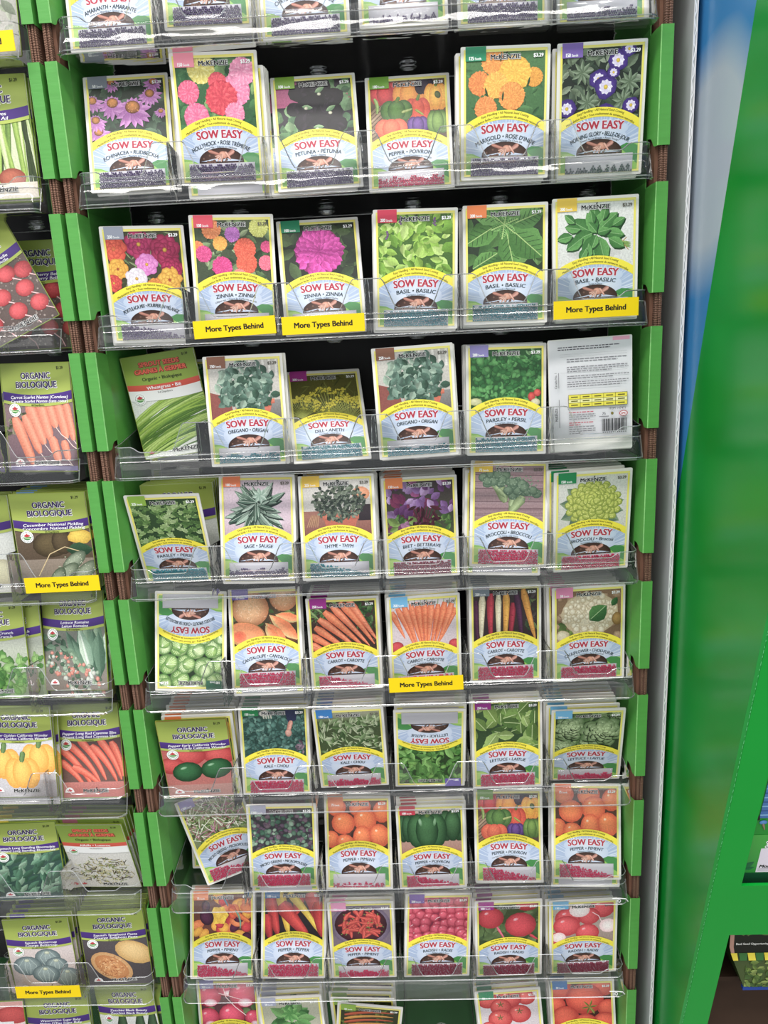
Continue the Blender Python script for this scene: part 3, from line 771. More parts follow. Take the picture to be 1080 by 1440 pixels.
# seeds: coated pellets lying behind the clear window
_ico = []
def ico():
    p = (1 + 5 ** .5) / 2
    vs_ = [Vector(q).normalized() for q in ((-1, p, 0), (1, p, 0), (-1, -p, 0), (1, -p, 0), (0, -1, p), (0, 1, p), (0, -1, -p), (0, 1, -p), (p, 0, -1), (p, 0, 1), (-p, 0, -1), (-p, 0, 1))]
    fs = [(0, 11, 5), (0, 5, 1), (0, 1, 7), (0, 7, 10), (0, 10, 11), (1, 5, 9), (5, 11, 4), (11, 10, 2), (10, 7, 6), (7, 1, 8), (3, 9, 4), (3, 4, 2), (3, 2, 6), (3, 6, 8), (3, 8, 9), (4, 9, 5), (2, 4, 11), (6, 2, 10), (8, 6, 7), (9, 8, 1)]
    return vs_, fs
ICO = ico()
SEEDMAT = {'red': plain('red_seed_coat', '#cc3a64', 0.45, 0.4, 0.25, 400), 'teal': plain('teal_seed_coat', '#2f8694', 0.45, 0.4, 0.25, 400),
           'purple': plain('purple_seed_coat', '#6a5c80', 0.5, 0.4, 0.25, 400), 'maroon': plain('maroon_seed_coat', '#8a3048', 0.5, 0.4, 0.25, 400), 'grey': plain('grey_seed_coat', '#5a6668', 0.5, 0.4, 0.25, 400)}
SEEDS = {}
def seeds_mesh(col, fill):
    if (col, fill) in SEEDS: return SEEDS[(col, fill)]
    rg = random.Random(hash_str(col + fill)); mb = MB(); d = 2.0
    v = 4.3; row = 0
    while v < 19.3:
        u = 10.4 + (row % 2) * d * .5
        while u < 75.4:
            t = (u - 10) / 65
            lim = {'full': 19.6, 'half': 12.5 + 1.5 * math.sin(u * .3), 'left': 4 + 17 * max(0, 1.05 - t) ** .8, 'right': 5 + 15 * t ** .7, 'low': 8.2 + 2.4 * math.sin(u * .9), 'none': 0}[fill]
            edge = lim - v
            if edge > 0 and (edge > 2.5 or rg.random() < .75):
                r = 0.00098 * rg.uniform(.88, 1.1); c = ((u + rg.uniform(-.3, .3) - 42.75) / 1000, -0.00165 - rg.uniform(0, .0003), (v + rg.uniform(-.3, .3)) / 1000)
                mb.add([(c[0] + p.x * r, c[1] + p.y * r, c[2] + p.z * r) for p in ICO[0]], ICO[1])
            u += d
        v += d * .87; row += 1
    SEEDS[(col, fill)] = mb.mesh('seeds', SEEDMAT[col], True); return SEEDS[(col, fill)]
def hash_str(s_):
    h = 7
    for ch in s_: h = (h * 131 + ord(ch)) % 1000003
    return h
def film_mesh():
    mb = MB(); a, b = (9.5 - 42.75) / 1000, (76 - 42.75) / 1000; z0, z1 = .0032, .0200; i = .0012; y0, y1 = -0.0008, -0.0029
    mb.add([(a, y0, z0), (b, y0, z0), (b, y0, z1), (a, y0, z1), (a + i, y1, z0 + i), (b - i, y1, z0 + i), (b - i, y1, z1 - i), (a + i, y1, z1 - i)],
           [(4, 5, 6, 7), (0, 1, 5, 4), (1, 2, 6, 5), (2, 3, 7, 6), (3, 0, 4, 7)])
    return mb.mesh('seed_window', M['film'])
LOWER = lower_panel(); BANNER = banner_mesh(); LOGO = logo_mesh(); PRICE = price_mesh(); PRICE_DARK = price_mesh(col='#6a665c')
SLEEVE = sleeve_mesh(M['paper']); SLEEVE_OLIVE = sleeve_mesh(M['olive']); FILM = film_mesh()

# ------------------------------------------------------------------ pictures printed on the packets
PIC = {}
def pic(f): PIC[f.__name__[2:]] = f; return f
GREENS = ['#3f6b35', '#567f42', '#2f5530', '#6d9450']
def bg(g, c1, c2=None): g.rect(-1, -1, 87, 119, c1, c2 or c1)

@pic
def p_echinacea(g, r):
    bg(g, '#2e3a2e', '#262f28'); g.foliage((5, 50, 80, 112), 70, 14, ['#48604a', '#37503c', '#5f7a60', '#2c4032'], r)
    for x, y, R, sq in ((8, 92, 12, .8), (12, 60, 13, .9), (10, 72, 12, .8), (28, 110, 10, .6), (70, 108, 10, .6), (66, 96, 13, .7), (76, 78, 7, 1), (28, 88, 16, .85), (48, 82, 21, .85)):
        for i in range(16):
            a = 360 * i / 16 + r.uniform(-5, 5); d = 1.0 if math.sin(math.radians(a)) < 0.2 else .6
            g.leaf(x, y, R * d * r.uniform(.9, 1.05), R * .34, a, '#d99ad2', '#b06aae')
        g.blob(x, y + R * .12, R * .36, R * .32, 0, '#e0913c', '#5c2c1a', (0, .4))
        for i in range(14): g.blob(x + r.uniform(-.28, .28) * R, y + R * .12 + r.uniform(-.22, .25) * R, R * .04, None, 0, '#f0b060', '#8a3a1c', n=5)
@pic
def p_hollyhock(g, r):
    bg(g, '#3f6a44', '#2f5236'); g.foliage((5, 50, 80, 112), 70, 15, ['#4f8250', '#6fa060', '#386a40', '#8ab070'], r, .7)
    for x, y, R, a, b in ((30, 104, 14, '#f0eaa0', '#d8c860'), (16, 84, 11, '#f48aa6', '#e0507a'), (62, 84, 15, '#f6aac6', '#e678a2'), (70, 100, 13, '#f6b4cc', '#e684aa'), (45, 92, 9, '#f0606a', '#d83c50'), (48, 78, 16, '#f0565e', '#cc2c44'), (22, 62, 13, '#f49ab6', '#e4608e'), (60, 64, 10, '#f4a8c0', '#e47aa0')):
        g.pom(x, y, R, a, b, r, 3, mix(lin(b), (0, 0, 0), .2))
@pic
def p_black(g, r):
    bg(g, '#2c2430', '#1c1a1e'); g.rect(5, 86, 26, 112, '#8c2f60', '#c05a86'); g.blob(74, 98, 9, 8, 0, '#c84a70', '#8a2a4a')
    g.foliage((5, 50, 24, 78), 22, 12, ['#5f8a58', '#8aac7a', '#466e48'], r, .8); g.foliage((62, 58, 80, 112), 26, 12, ['#5f8a58', '#466e48', '#7aa070'], r, .8)
    for x, y, R in ((30, 100, 12), (48, 106, 13), (62, 94, 11), (40, 86, 14), (56, 78, 14), (32, 70, 12), (48, 62, 14), (64, 66, 10), (22, 84, 8)):
        g.blob(x, y, R, R * .9, 0, '#1d1620', '#0d090f', (-.2, .3), 12, .12, r)
        for i in range(3): g.leaf(x, y, R * .8, R * .5, r.uniform(0, 360), '#2c2230', '#120c14')
    for x, y in ((48, 98), (34, 84), (58, 78), (44, 62)):
        g.leaf(x - 4, y + 2, 11, 5, r.uniform(-40, 40), '#9ab888', '#5a8058'); g.blob(x, y, 2, 1.6, 0, '#e8e4c8', '#9a9a80')
def bell(g, x, y, rx, ry, c1, c2, st='#6a8a3a', rot=0, stem=True):
    c2l = lin(c2); 
    for s_ in (-.48, .48, 0): 
        a = math.radians(rot); g.blob(x + s_ * rx * math.cos(a), y + s_ * rx * math.sin(a), rx * .62, ry, rot, c1, c2, (-.15, .35))
    if stem: g.stick((x + 0, y + ry * .75), (x + rx * .2, y + ry * 1.3), rx * .3, rx * .22, st, mix(lin(st), (0, 0, 0), .4))
@pic
def p_peppermix(g, r):
    bg(g, '#6a5240', '#4a3a30')
    for i in range(8): g.line([(5, 52 + i * 4), (30, 70 + i * 5)], 2.2, r.choice(['#9a7e66', '#86694f', '#b0957a']))
    bell(g, 20, 100, 14, 12, '#e8343a', '#a01420'); bell(g, 44, 98, 15, 13, '#f6a834', '#d8741c', stem=False); bell(g, 60, 106, 9, 9, '#2c1c38', '#140c1c', stem=False)
    bell(g, 71, 94, 11, 14, '#f8c23a', '#e08a1e'); g.blob(73, 96, 3, 4, 20, '#5a6a2c', '#2c3a18')
    bell(g, 52, 82, 12, 12, '#ee5a34', '#c0301c'); g.stick((50, 82), (58, 76), 3, 2, '#b8c060', '#6a7a2c')
    bell(g, 31, 82, 15, 11, '#6f9a4c', '#3c5c30'); g.stick((36, 80), (47, 83), 3.4, 2, '#c8d088', '#7a8a44')
    g.stick((9, 96), (11, 80), 4, 3, '#b8d07a', '#6a8a44', .1)
    bell(g, 52, 66, 10, 9, '#7a50a0', '#3c2060', stem=False); bell(g, 72, 68, 10, 12, '#86a850', '#46682c', stem=False); bell(g, 25, 64, 15, 10, '#f4764a', '#d4482c', stem=False)
    g.blob(36, 58, 3, 3, 0, '#8aa04a', '#46682c')
@pic
def p_marigold(g, r):
    bg(g, '#4f7a4a', '#3a6238'); g.foliage((5, 50, 80, 112), 40, 12, ['#4a7a48', '#5c8c54', '#3c6a40'], r, .35)
    g.shape([(56, 54), (66, 58), (68, 50), (58, 48)], '#a8b098')
    for x, y, R, a, b in ((32, 104, 12, '#f8b04a', '#e88a2c'), (18, 86, 11, '#f6a040', '#e0762a'), (70, 90, 9, '#f8b838', '#e0901e'), (52, 94, 16, '#fcd04a', '#f0b02c'), (34, 84, 12, '#fccc54', '#f0a838'), (49, 74, 13, '#fab44c', '#e88a30'), (24, 64, 11, '#f8a850', '#e27e30')):
        g.pom(x, y, R, a, b, r, 5, mix(lin(b), (0.2, .05, 0), .25))
    for x, y in ((38, 104), (64, 82), (40, 70), (26, 74)): g.leaf(x, y, 9, 2, r.uniform(60, 120), '#3a5a34', '#26402a')
@pic
def p_morning(g, r):
    bg(g, '#2c322c', '#232924'); g.foliage((5, 50, 80, 112), 130, 12, ['#5c6c58', '#76866c', '#465644', '#98a48c', '#38463a'], r, .42)
    for x, y in ((70, 82), (30, 66), (24, 92), (64, 66)):
        for i in range(9): g.leaf(x, y, 11, 3.6, i * 40 + 8, '#92a288', '#56684e')
    for x, y, R in ((58, 101, 10), (40, 86, 9), (47, 79, 11), (10, 62, 9), (48, 56, 10), (72, 62, 8), (68, 110, 7), (54, 91, 6)):
        g.blob(x, y, R, R * .92, 0, '#5a3a9a', '#3a2070', (0, 0), 12, .1, r); g.flower(x, y, R * .62, 9, '#f4f0f8', '#d8cce8', '#f0d040', '#b89830', .3)
@pic
def p_portulaca(g, r):
    bg(g, '#4a4a34', '#3a3c2c'); g.foliage((5, 50, 80, 112), 60, 12, ['#7a9060', '#5a7448', '#98a878'], r, .16)
    def rose(x, y, R, a, b, cc='#e8c040'):
        for k in (1.0, .72, .45):
            for i in range(7): g.blob(x + math.cos(i * .9 + k) * R * k * .55, y + math.sin(i * .9 + k) * R * k * .55, R * k * .5, R * k * .42, r.uniform(0, 180), a, b, (0, .3), 9, .1, r)
        g.blob(x, y, R * .14, None, 0, cc, '#b06a20')
    rose(38, 100, 15, '#c8286a', '#8c1048'); rose(64, 94, 16, '#c02060', '#840c3c'); rose(12, 96, 14, '#f0603c', '#c43420', '#f0603c'); rose(70, 76, 12, '#c0185c', '#7c0838')
    rose(14, 76, 11, '#f4bc3c', '#cc8a1c', '#a03a14'); rose(8, 62, 9, '#ee4c3c', '#b82c24'); rose(44, 80, 12, '#ec9ad8', '#c864b0'); rose(32, 66, 12, '#f6f2f6', '#cfc4d0'); rose(66, 64, 13, '#f2c044', '#c88a1e', '#a02c14'); rose(50, 60, 7, '#f0a03c', '#c06820')
@pic
def p_zinniamix(g, r):
    bg(g, '#4c5840', '#3c4636'); g.foliage((5, 50, 80, 112), 90, 12, ['#6a8458', '#86a070', '#4e6844', '#a4b488', '#364a34'], r, .5)
    for x, y, R, a, b in ((22, 104, 10, '#f8a468', '#e07838'), (70, 105, 10, '#eaea9a', '#c8cc60'), (43, 99, 8, '#dc92dc', '#b460b8'), (30, 90, 7.5, '#fcc458', '#e89a30'), (7, 86, 7, '#f49a5c', '#e07030'), (13, 80, 8.5, '#ee5a9c', '#c82c74'), (55, 84, 11.5, '#f4704c', '#d4482c'), (56, 70, 11, '#f4744c', '#d84c30'), (31, 67, 10.5, '#f04c9c', '#cc2478'), (77, 86, 6, '#f05a94', '#cc3070'), (76, 70, 8, '#f68ca0', '#e05a78'), (48, 58, 7, '#f8a4a0', '#e07a78')):
        g.pom(x, y, R, a, b, r, 4, mix(lin(b), (0.1, 0, 0), .2))
@pic
def p_zinniapink(g, r):
    bg(g, '#242c20', '#1c2218'); g.foliage((5, 50, 80, 112), 50, 20, ['#3a5230', '#2c4026', '#50683c'], r, .6)
    g.pom(42, 84, 26, '#ee4cc0', '#c81c94', r, 5, '#8c0c64')
@pic
def p_basil_light(g, r):
    bg(g, '#4c7030', '#3c5c28'); g.foliage((5, 50, 80, 112), 150, 12, ['#9cc84c', '#b4d866', '#84b440', '#74a438', '#c4e080'], r, .62)
    for x, y in ((28, 106), (62, 104), (14, 92)): 
        for i in range(5): g.blob(x + r.uniform(-1, 1), y - 2 + i * 1.6, 1.3, None, 0, '#8a6a90', '#4c3858', n=6)
@pic
def p_basil_crinkle(g, r):
    bg(g, '#2c3c28', '#1f2c1e'); g.foliage((5, 50, 80, 112), 36, 22, ['#4f7a3c', '#3f6a34', '#6a9450'], r, .6)
    def big(x, y, L, W, a, c1, c2):
        g.leaf(x, y, L, W, a, c1, c2)
        ar = math.radians(a)
        for t in (.2, .34, .48, .62, .76):
            for s_ in (-1, 1):
                px, py = x + math.cos(ar) * L * t, y + math.sin(ar) * L * t; a2 = ar + s_ * .9; l = W * .42 * (1 - abs(t - .45))
                g.line([(px, py), (px + math.cos(a2) * l, py + math.sin(a2) * l)], .7, '#2f5428')
        g.line([(x, y), (x + math.cos(ar) * L * .95, y + math.sin(ar) * L * .95)], .9, '#a8c478')
    big(38, 100, 42, 24, 210, '#5c9044', '#41702f'); big(44, 92, 40, 26, 282, '#6ba04e', '#487a36'); big(48, 94, 44, 34, 318, '#5f9448', '#3f7030'); big(40, 102, 34, 20, 160, '#75a85a', '#4d7d3a'); big(50, 98, 34, 22, 20, '#6a9c50', '#47763a'); big(10, 56, 30, 18, 30, '#64984a', '#3f6e30')
    for i in range(6): big(42, 98, 15, 8, i * 60 + 20, '#86b866', '#5c9046')
@pic
def p_basil_sweet(g, r):
    bg(g, '#e4e4e0', '#d4d2d0'); g.blob(42, 64, 28, 5, 0, '#b8b8b4', '#d4d2d0')
    for i in range(4): g.stick((58, 76), (78, 68 + i * 1.6), 2, 1.6, '#98b860', '#5c7c3c')
    g.line([(66, 71), (74, 78)], .8, '#b08a4a'); g.line([(67, 76), (76, 66)], .8, '#b08a4a'); g.line([(69, 79), (69, 66)], .8, '#a07c40')
    for x, y, L, a in ((40, 84, 26, 150), (40, 84, 22, 200), (42, 82, 28, 250), (42, 84, 26, 90), (42, 84, 24, 60), (44, 84, 28, 20), (30, 80, 20, 215), (46, 80, 26, 285), (44, 86, 20, 120), (48, 88, 22, 40), (36, 74, 18, 260), (52, 84, 20, 350), (28, 88, 16, 170), (40, 92, 14, 100), (20, 82, 16, 190), (56, 78, 18, 330), (34, 70, 14, 240), (60, 90, 14, 30), (22, 94, 13, 140), (50, 96, 14, 75), (44, 84, 14, 10), (44, 84, 14, 130), (44, 82, 14, 250)):
        g.leaf(x + 1, y - 1.5, L * 1.02, L * .62, a, '#2a4f2a', '#1f4022'); g.leaf(x, y, L, L * .62, a, '#6aa65a', '#3a7236'); ar = math.radians(a); g.line([(x, y), (x + math.cos(ar) * L * .9, y + math.sin(ar) * L * .9)], .5, '#8ab878')
def herb_pot(g, r, cols, pot=True, L=10, n=260):
    bg(g, '#c8c4bc', '#a8a098'); g.shape([(5, 50), (5, 80), (26, 74), (30, 50)], '#8a4a42'); g.rect(60, 50, 81, 70, '#8c8a88', '#6c6664')
    for i in range(5): g.line([(50 + i * 7, 95), (50 + i * 7, 113)], 2.4, '#e4e0d8')
    if pot: g.shape([(34, 50), (30, 68), (72, 68), (66, 50)], '#c8664a'); g.rect(29, 66, 74, 71, '#d87a5a', '#b85840')
    for _ in range(n):
        a = r.uniform(0, 6.28); q = r.random() ** .6; x, y = 44 + math.cos(a) * 29 * q, 84 + math.sin(a) * 24 * q
        c = lin(r.choice(cols)); l = L * r.uniform(.6, 1.2); g.leaf(x, y, l, l * .65, r.uniform(0, 360), c, mix(c, (0, 0, 0), r.uniform(.3, .6)))
@pic
def p_oregano(g, r): herb_pot(g, r, ['#6a8a7a', '#527262', '#86a492', '#40604e', '#a4bca8'])
@pic
def p_dill(g, r):
    bg(g, '#5c5a24', '#45461c'); g.foliage((5, 50, 80, 112), 60, 14, ['#6e7030', '#4c5222', '#84883a'], r, .14)
    for cx, cy, R in ((46, 62, 34), (66, 56, 26), (14, 62, 22)):
        for i in range(19):
            a = math.radians(15 + 150 * i / 18); l = R * r.uniform(.75, 1.05); x, y = cx + math.cos(a) * l, cy + math.sin(a) * l
            g.line([(cx, cy - 6), (x, y)], .7, '#9aa044')
            for k in range(7): g.blob(x + r.uniform(-4, 4), y + r.uniform(-2.5, 3), r.uniform(.9, 1.7), None, 0, '#e4d83c', '#a89a20', n=6)
@pic
def p_parsley_curly(g, r):
    bg(g, '#2c5a30', '#234a28'); g.ruffle((5, 56, 80, 106), 260, 3.6, ['#4f9a50', '#3a8040', '#65ac60', '#2f7038'], r, .55)
    g.foliage((5, 104, 80, 113), 26, 8, ['#4a8a48', '#2c6034', '#84b478'], r); g.blob(70, 62, 4, 5, 0, '#e0443c', '#a01c1c'); g.blob(76, 66, 4, 4, 0, '#e8584c', '#a01c1c'); g.blob(10, 58, 7, 4, 0, '#e0dcb0', '#a8ac70'); g.blob(74, 56, 5, 4, 0, '#e8e0c0', '#b0a880')
@pic
def p_parsley_flat(g, r):
    bg(g, '#2e4a2a', '#284226')
    for _ in range(150):
        x, y = r.uniform(5, 80), r.uniform(50, 108); c = lin(r.choice(['#84ac60', '#9cbc74', '#6a944c', '#b8d294', '#547c40', '#a8c880'])); a0 = r.uniform(40, 140)
        for da in (-62, -31, 0, 31, 62): g.leaf(x, y, r.uniform(4, 6.5), 3.0, a0 + da, c, mix(c, (0, 0, 0), .45))
@pic
def p_sage(g, r):
    bg(g, '#cfbcc6', '#c2aab6'); g.rect(5, 50, 81, 64, '#c6b0ba', '#b096a2')
    for _ in range(14): g.blob(r.uniform(6, 80), r.uniform(52, 110), r.uniform(3, 8), r.uniform(2, 5), 0, '#d8c6d0', '#c6b0bc', n=8)
    for k_, (n, lo, hi, a0, a1) in enumerate(((26, 26, 37, 190, 350), (26, 20, 34, 10, 170), (22, 12, 24, 0, 360))):
        for i in range(n):
            a = a0 + (a1 - a0) * i / n + r.uniform(-7, 7); l = r.uniform(lo, hi) * (.72 if 60 < a < 120 else 1)
            c = lin(r.choice(['#5c7a68', '#7f9c88', '#405c50', '#9db5a4', '#54705e', '#b4c8b8'])); x, y = 43 + r.uniform(-4, 4), 80 + k_ * 3 + r.uniform(-3, 3)
            g.leaf(x + .6, y - .9, l, l * .26, a, '#22352e', '#1c2c26'); g.leaf(x, y, l, l * .24, a, c, mix(c, (0, 0, 0), .5)); ar = math.radians(a); g.line([(x, y), (x + math.cos(ar) * l * .9, y + math.sin(ar) * l * .9)], .4, '#c8d8c8')
    for i in range(8): g.leaf(46, 95, 9, 4.6, i * 45 + 10, '#c4d6c8', '#86a290')
@pic
def p_thyme(g, r):
    bg(g, '#dcd8d2', '#a89c94'); g.rect(5, 50, 81, 78, '#9c6a5c', '#7c4c44'); g.blob(70, 96, 10, 8, 0, '#f0a880', '#d88a60'); g.rect(66, 66, 81, 84, '#3c3238', '#2a2228')
    for i in range(6): g.stick((8 + i * 2.4, 60), (14 + i * 1.6, 74), 2, 2, '#b88a6a', '#7a5440')
    g.shape([(32, 52), (27, 70), (66, 70), (60, 52)], '#b05c48'); g.rect(26, 68, 67, 73, '#c46e56', '#a4523e')
    for _ in range(520):
        a = r.uniform(0, 6.28); q = r.random() ** .55; x, y = 45 + math.cos(a) * 28 * q, 88 + math.sin(a) * 20 * q
        c = lin(r.choice(['#5e6c5c', '#74806c', '#46524a', '#8c9886', '#38443c'])); l = r.uniform(3, 6); g.leaf(x, y, l, l * .6, r.uniform(0, 360), c, mix(c, (0, 0, 0), .4))
@pic
def p_beet(g, r):
    bg(g, '#3c2a34', '#4c6038'); g.foliage((5, 50, 80, 70), 60, 10, ['#6c9a48', '#8ab45c', '#4c7436'], r, .5)
    for i in range(16):
        a = 60 + i * 5; g.stick((45 + r.uniform(-3, 3), 52), (45 + math.cos(math.radians(a)) * 36 + r.uniform(-6, 6), 52 + math.sin(math.radians(a)) * 40), 2, 1.2, '#7c2448', '#3c1024')
    for _ in range(46):
        x, y = r.uniform(6, 78), r.uniform(70, 110); c = lin(r.choice(['#8a64a0', '#a886bc', '#6c3c74', '#7a2c50', '#c4a4d4', '#9a4c80'])); l = r.uniform(9, 17)
        g.leaf(x, y, l, l * .7, r.uniform(20, 160), c, mix(c, (.05, 0, .05), .55))
    g.foliage((8, 52, 40, 66), 20, 12, ['#b07aa0', '#7a3c64', '#8cac58'], r, .6); g.foliage((34, 54, 58, 84), 16, 12, ['#54182c', '#3c1020'], r, .35)
@pic
def p_broccoli(g, r):
    bg(g, '#a08488', '#8c7074')
    for i in range(9): g.rect(4, 50 + i * 7.4, 81, 50.8 + i * 7.4, '#6c5056'); 
    for i in range(30): y = r.uniform(50, 112); g.line([(5, y), (80, y + r.uniform(-.4, .4))], .3, r.choice(['#b49aa0', '#7c6066']))
    def head(x, y, R, sx, sy):
        g.stick((x, y - R * .2), (sx, sy), R * .7, R * .5, '#a8b888', '#66784c'); g.stick((x - R * .5, y), (sx, sy + 6), R * .35, R * .3, '#b4c494', '#6c8054')
        for _ in range(16):
            a = r.uniform(0, 6.28); q = r.random() ** .6; g.blob(x + math.cos(a) * R * q, y + R * .25 + math.sin(a) * R * .62 * q, R * .3, R * .27, 0, '#7c9478', '#46604c', (-.2, .4), 10, .1, r)
        for _ in range(50):
            a = r.uniform(0, 6.28); q = r.random() ** .5; g.blob(x + math.cos(a) * R * 1.1 * q, y + R * .25 + math.sin(a) * R * .75 * q, R * .06, None, 0, '#94a88c', '#5c7460', n=5)
    head(30, 96, 18, 39, 72); head(58, 83, 19, 44, 62)
@pic
def p_romanesco(g, r):
    bg(g, '#dcdad4', '#c4c2bc')
    for a in (140, 170, 200, 225, 330, 350, 10): g.leaf(42, 76, 36, 18, a, '#8a9c80', '#56705c')
    for k in range(7, 0, -1):
        n = 4 + 2 * k; R = 3.9 * k
        for i in range(n):
            a = 6.28 * i / n + k * .5; x, y = 44 + math.cos(a) * R, 80 + math.sin(a) * R * .88 + (7 - k) * .9
            g.blob(x, y, 4.6, 4.4, 0, '#d4d868', '#7c8c34', (-.2, .4), 9, .1, r)
            for _ in range(4): g.blob(x + r.uniform(-2.6, 2.6), y + r.uniform(-2.4, 2.6), 1.1, None, 0, '#e8e88c', '#a4ac44', n=5)
@pic
def p_brussels(g, r):
    bg(g, '#25361f', '#1d2c1a')
    pts = [(14, 106, 11), (34, 108, 11), (56, 104, 12), (76, 108, 11), (8, 86, 11), (27, 90, 13), (49, 86, 12), (70, 86, 13), (16, 68, 12), (37, 69, 12), (57, 66, 12), (76, 64, 12), (26, 54, 10), (46, 53, 10), (66, 52, 9), (8, 54, 9)]
    for x, y, R in pts:
        g.blob(x, y, R, R * .96, 0, '#c4d894', '#3f6630', (-.2, .3), 16)
        rot = r.uniform(0, 360)
        for j in range(3):
            a = math.radians(rot + j * 125); cx, cy = x + math.cos(a) * R * .32, y + math.sin(a) * R * .32
            g.blob(cx, cy, R * .66, R * .6, r.uniform(0, 90), r.choice(['#b8d284', '#a2c26c', '#cfe0a6']), '#55823f', (-.2, .3), 12, .06, r)
            for da in (-.9, -.45, 0, .45, .9): g.line([(x - math.cos(a) * R * .2, y - math.sin(a) * R * .2), (cx + math.cos(a + da) * R * .48, cy + math.sin(a + da) * R * .48)], .35, '#dfeac4')
@pic
def p_cantaloupe(g, r):
    bg(g, '#4a3a26', '#3a2c1c'); g.foliage((5, 66, 80, 96), 30, 10, ['#5c7440', '#44602c', '#7c9450'], r)
    for x, y, R in ((66, 106, 17), (26, 94, 22)):
        g.blob(x, y, R, R * .95, 0, '#f0c08e', '#b06c3e', (-.2, .3), 20)
        for _ in range(90): a = r.uniform(0, 6.28); q = r.random() * R * .92; px, py = x + math.cos(a) * q, y + math.sin(a) * q; g.line([(px, py), (px + r.uniform(-3, 3), py + r.uniform(-3, 3))], .3, r.choice(['#f6dcb8', '#c8925e']))
    def sl(x, y, L, a, w=14, b=.08): g.leaf(x - 1, y - 2, L, w + 3, a, '#6a3a1c', '#5a3018', b); g.leaf(x, y, L, w + 2.5, a, '#e0bc80', '#c89c5c', b); g.leaf(x + 1, y + .8, L * .95, w - 1, a, '#fba468', '#e8763c', b)
    sl(84, 78, 30, 160, 10); sl(80, 56, 44, 132, 14); sl(66, 52, 34, 128, 12); sl(58, 50, 28, 118, 11)
    g.blob(20, 64, 23, 15, -12, '#d8a464', '#b87c44', (0, 0), 20); g.blob(20, 65, 21, 13, -12, '#f99e64', '#f08a50', (-.2, .1), 20); g.blob(12, 62, 8, 7, 0, '#e2542c', '#f07c48')
def carrots(g, r, spec, cols, w=8, tip=1.5):
    for (x0, y0, x1, y1) in spec:
        c1, c2 = r.choice(cols); g.stick((x0, y0), (x1, y1), w * r.uniform(.9, 1.1), tip, c1, c2, r.uniform(-.02, .02), 6)
        for _ in range(7):
            t = r.uniform(.1, .85); px, py = x0 + (x1 - x0) * t, y0 + (y1 - y0) * t; g.line([(px - 1.6, py + .3), (px + 1.6, py - .2)], .3, mix(lin(c2), (0, 0, 0), .15))
@pic
def p_carrot(g, r):
    bg(g, '#463630', '#33261f')
    for _ in range(60): g.blob(r.uniform(5, 80), r.uniform(50, 112), r.uniform(1, 3), None, 0, '#6a5448', '#33261f', n=6)
    g.foliage((58, 80, 80, 112), 70, 7, ['#3c6434', '#54804a', '#2a4a28', '#6c8c58'], r, .45); g.foliage((5, 90, 22, 112), 40, 7, ['#4c7440', '#6a8c54'], r, .35)
    for x, y in ((14, 92), (20, 99), (28, 106), (36, 110)):
        for i in range(5): g.line([(x, y), (x - 13, y + 6 + i * 2.4)], .9, r.choice(['#6a8a4a', '#8aa468', '#4c6c38']))
    carrots(g, r, [(50, 114, 82, 62), (40, 112, 78, 58), (30, 108, 72, 56), (21, 101, 66, 54), (14, 92, 58, 52), (9, 82, 48, 50), (4, 72, 40, 49), (2, 60, 26, 48)], [('#f6986c', '#c85028'), ('#f2905e', '#cc562c')], 11.5, 2.5)
@pic
def p_carrot_fan(g, r):
    bg(g, '#d8d0d4', '#c4a8b0'); g.blob(10, 56, 8, 7, 0, '#d8424c', '#9c1c2c'); g.blob(78, 56, 7, 6, 0, '#d8424c', '#9c1c2c')
    for i in range(12): g.line([(8 + i * 6.4, 104), (4 + i * 7, 113)], .9, '#8aa468')
    carrots(g, r, [(5, 100, 20, 66), (80, 100, 62, 62), (12, 104, 32, 52), (76, 106, 56, 52), (20, 106, 36, 50), (68, 108, 52, 50), (28, 108, 40, 54), (60, 106, 48, 50), (36, 110, 42, 50), (52, 110, 45, 48), (44, 110, 44, 50)], [('#f28c58', '#cc5020'), ('#f49262', '#d05826')], 9.5)
@pic
def p_carrot_rainbow(g, r):
    bg(g, '#3a2c2c', '#2c2020'); g.foliage((62, 60, 80, 112), 30, 9, ['#3c5030', '#544a48', '#6a7c4c'], r, .4)
    for (x0, y0, x1, y1), cs in (((8, 100, 10, 52), ('#5a2848', '#301028')), ((16, 106, 14, 52), ('#ece4c8', '#c4b48c')), ((26, 108, 26, 50), ('#c82440', '#880c24')), ((35, 106, 35, 50), ('#f0e8cc', '#c8b890')), ((44, 110, 42, 50), ('#ecb03c', '#c07c1c')), ((52, 96, 48, 50), ('#b01c3c', '#700c20')), ((56, 108, 62, 52), ('#5c2c50', '#30142c')), ((64, 112, 78, 52), ('#eca83c', '#bc741c'))): carrots(g, r, [(x0, y0, x1, y1)], [cs], 9, 4)
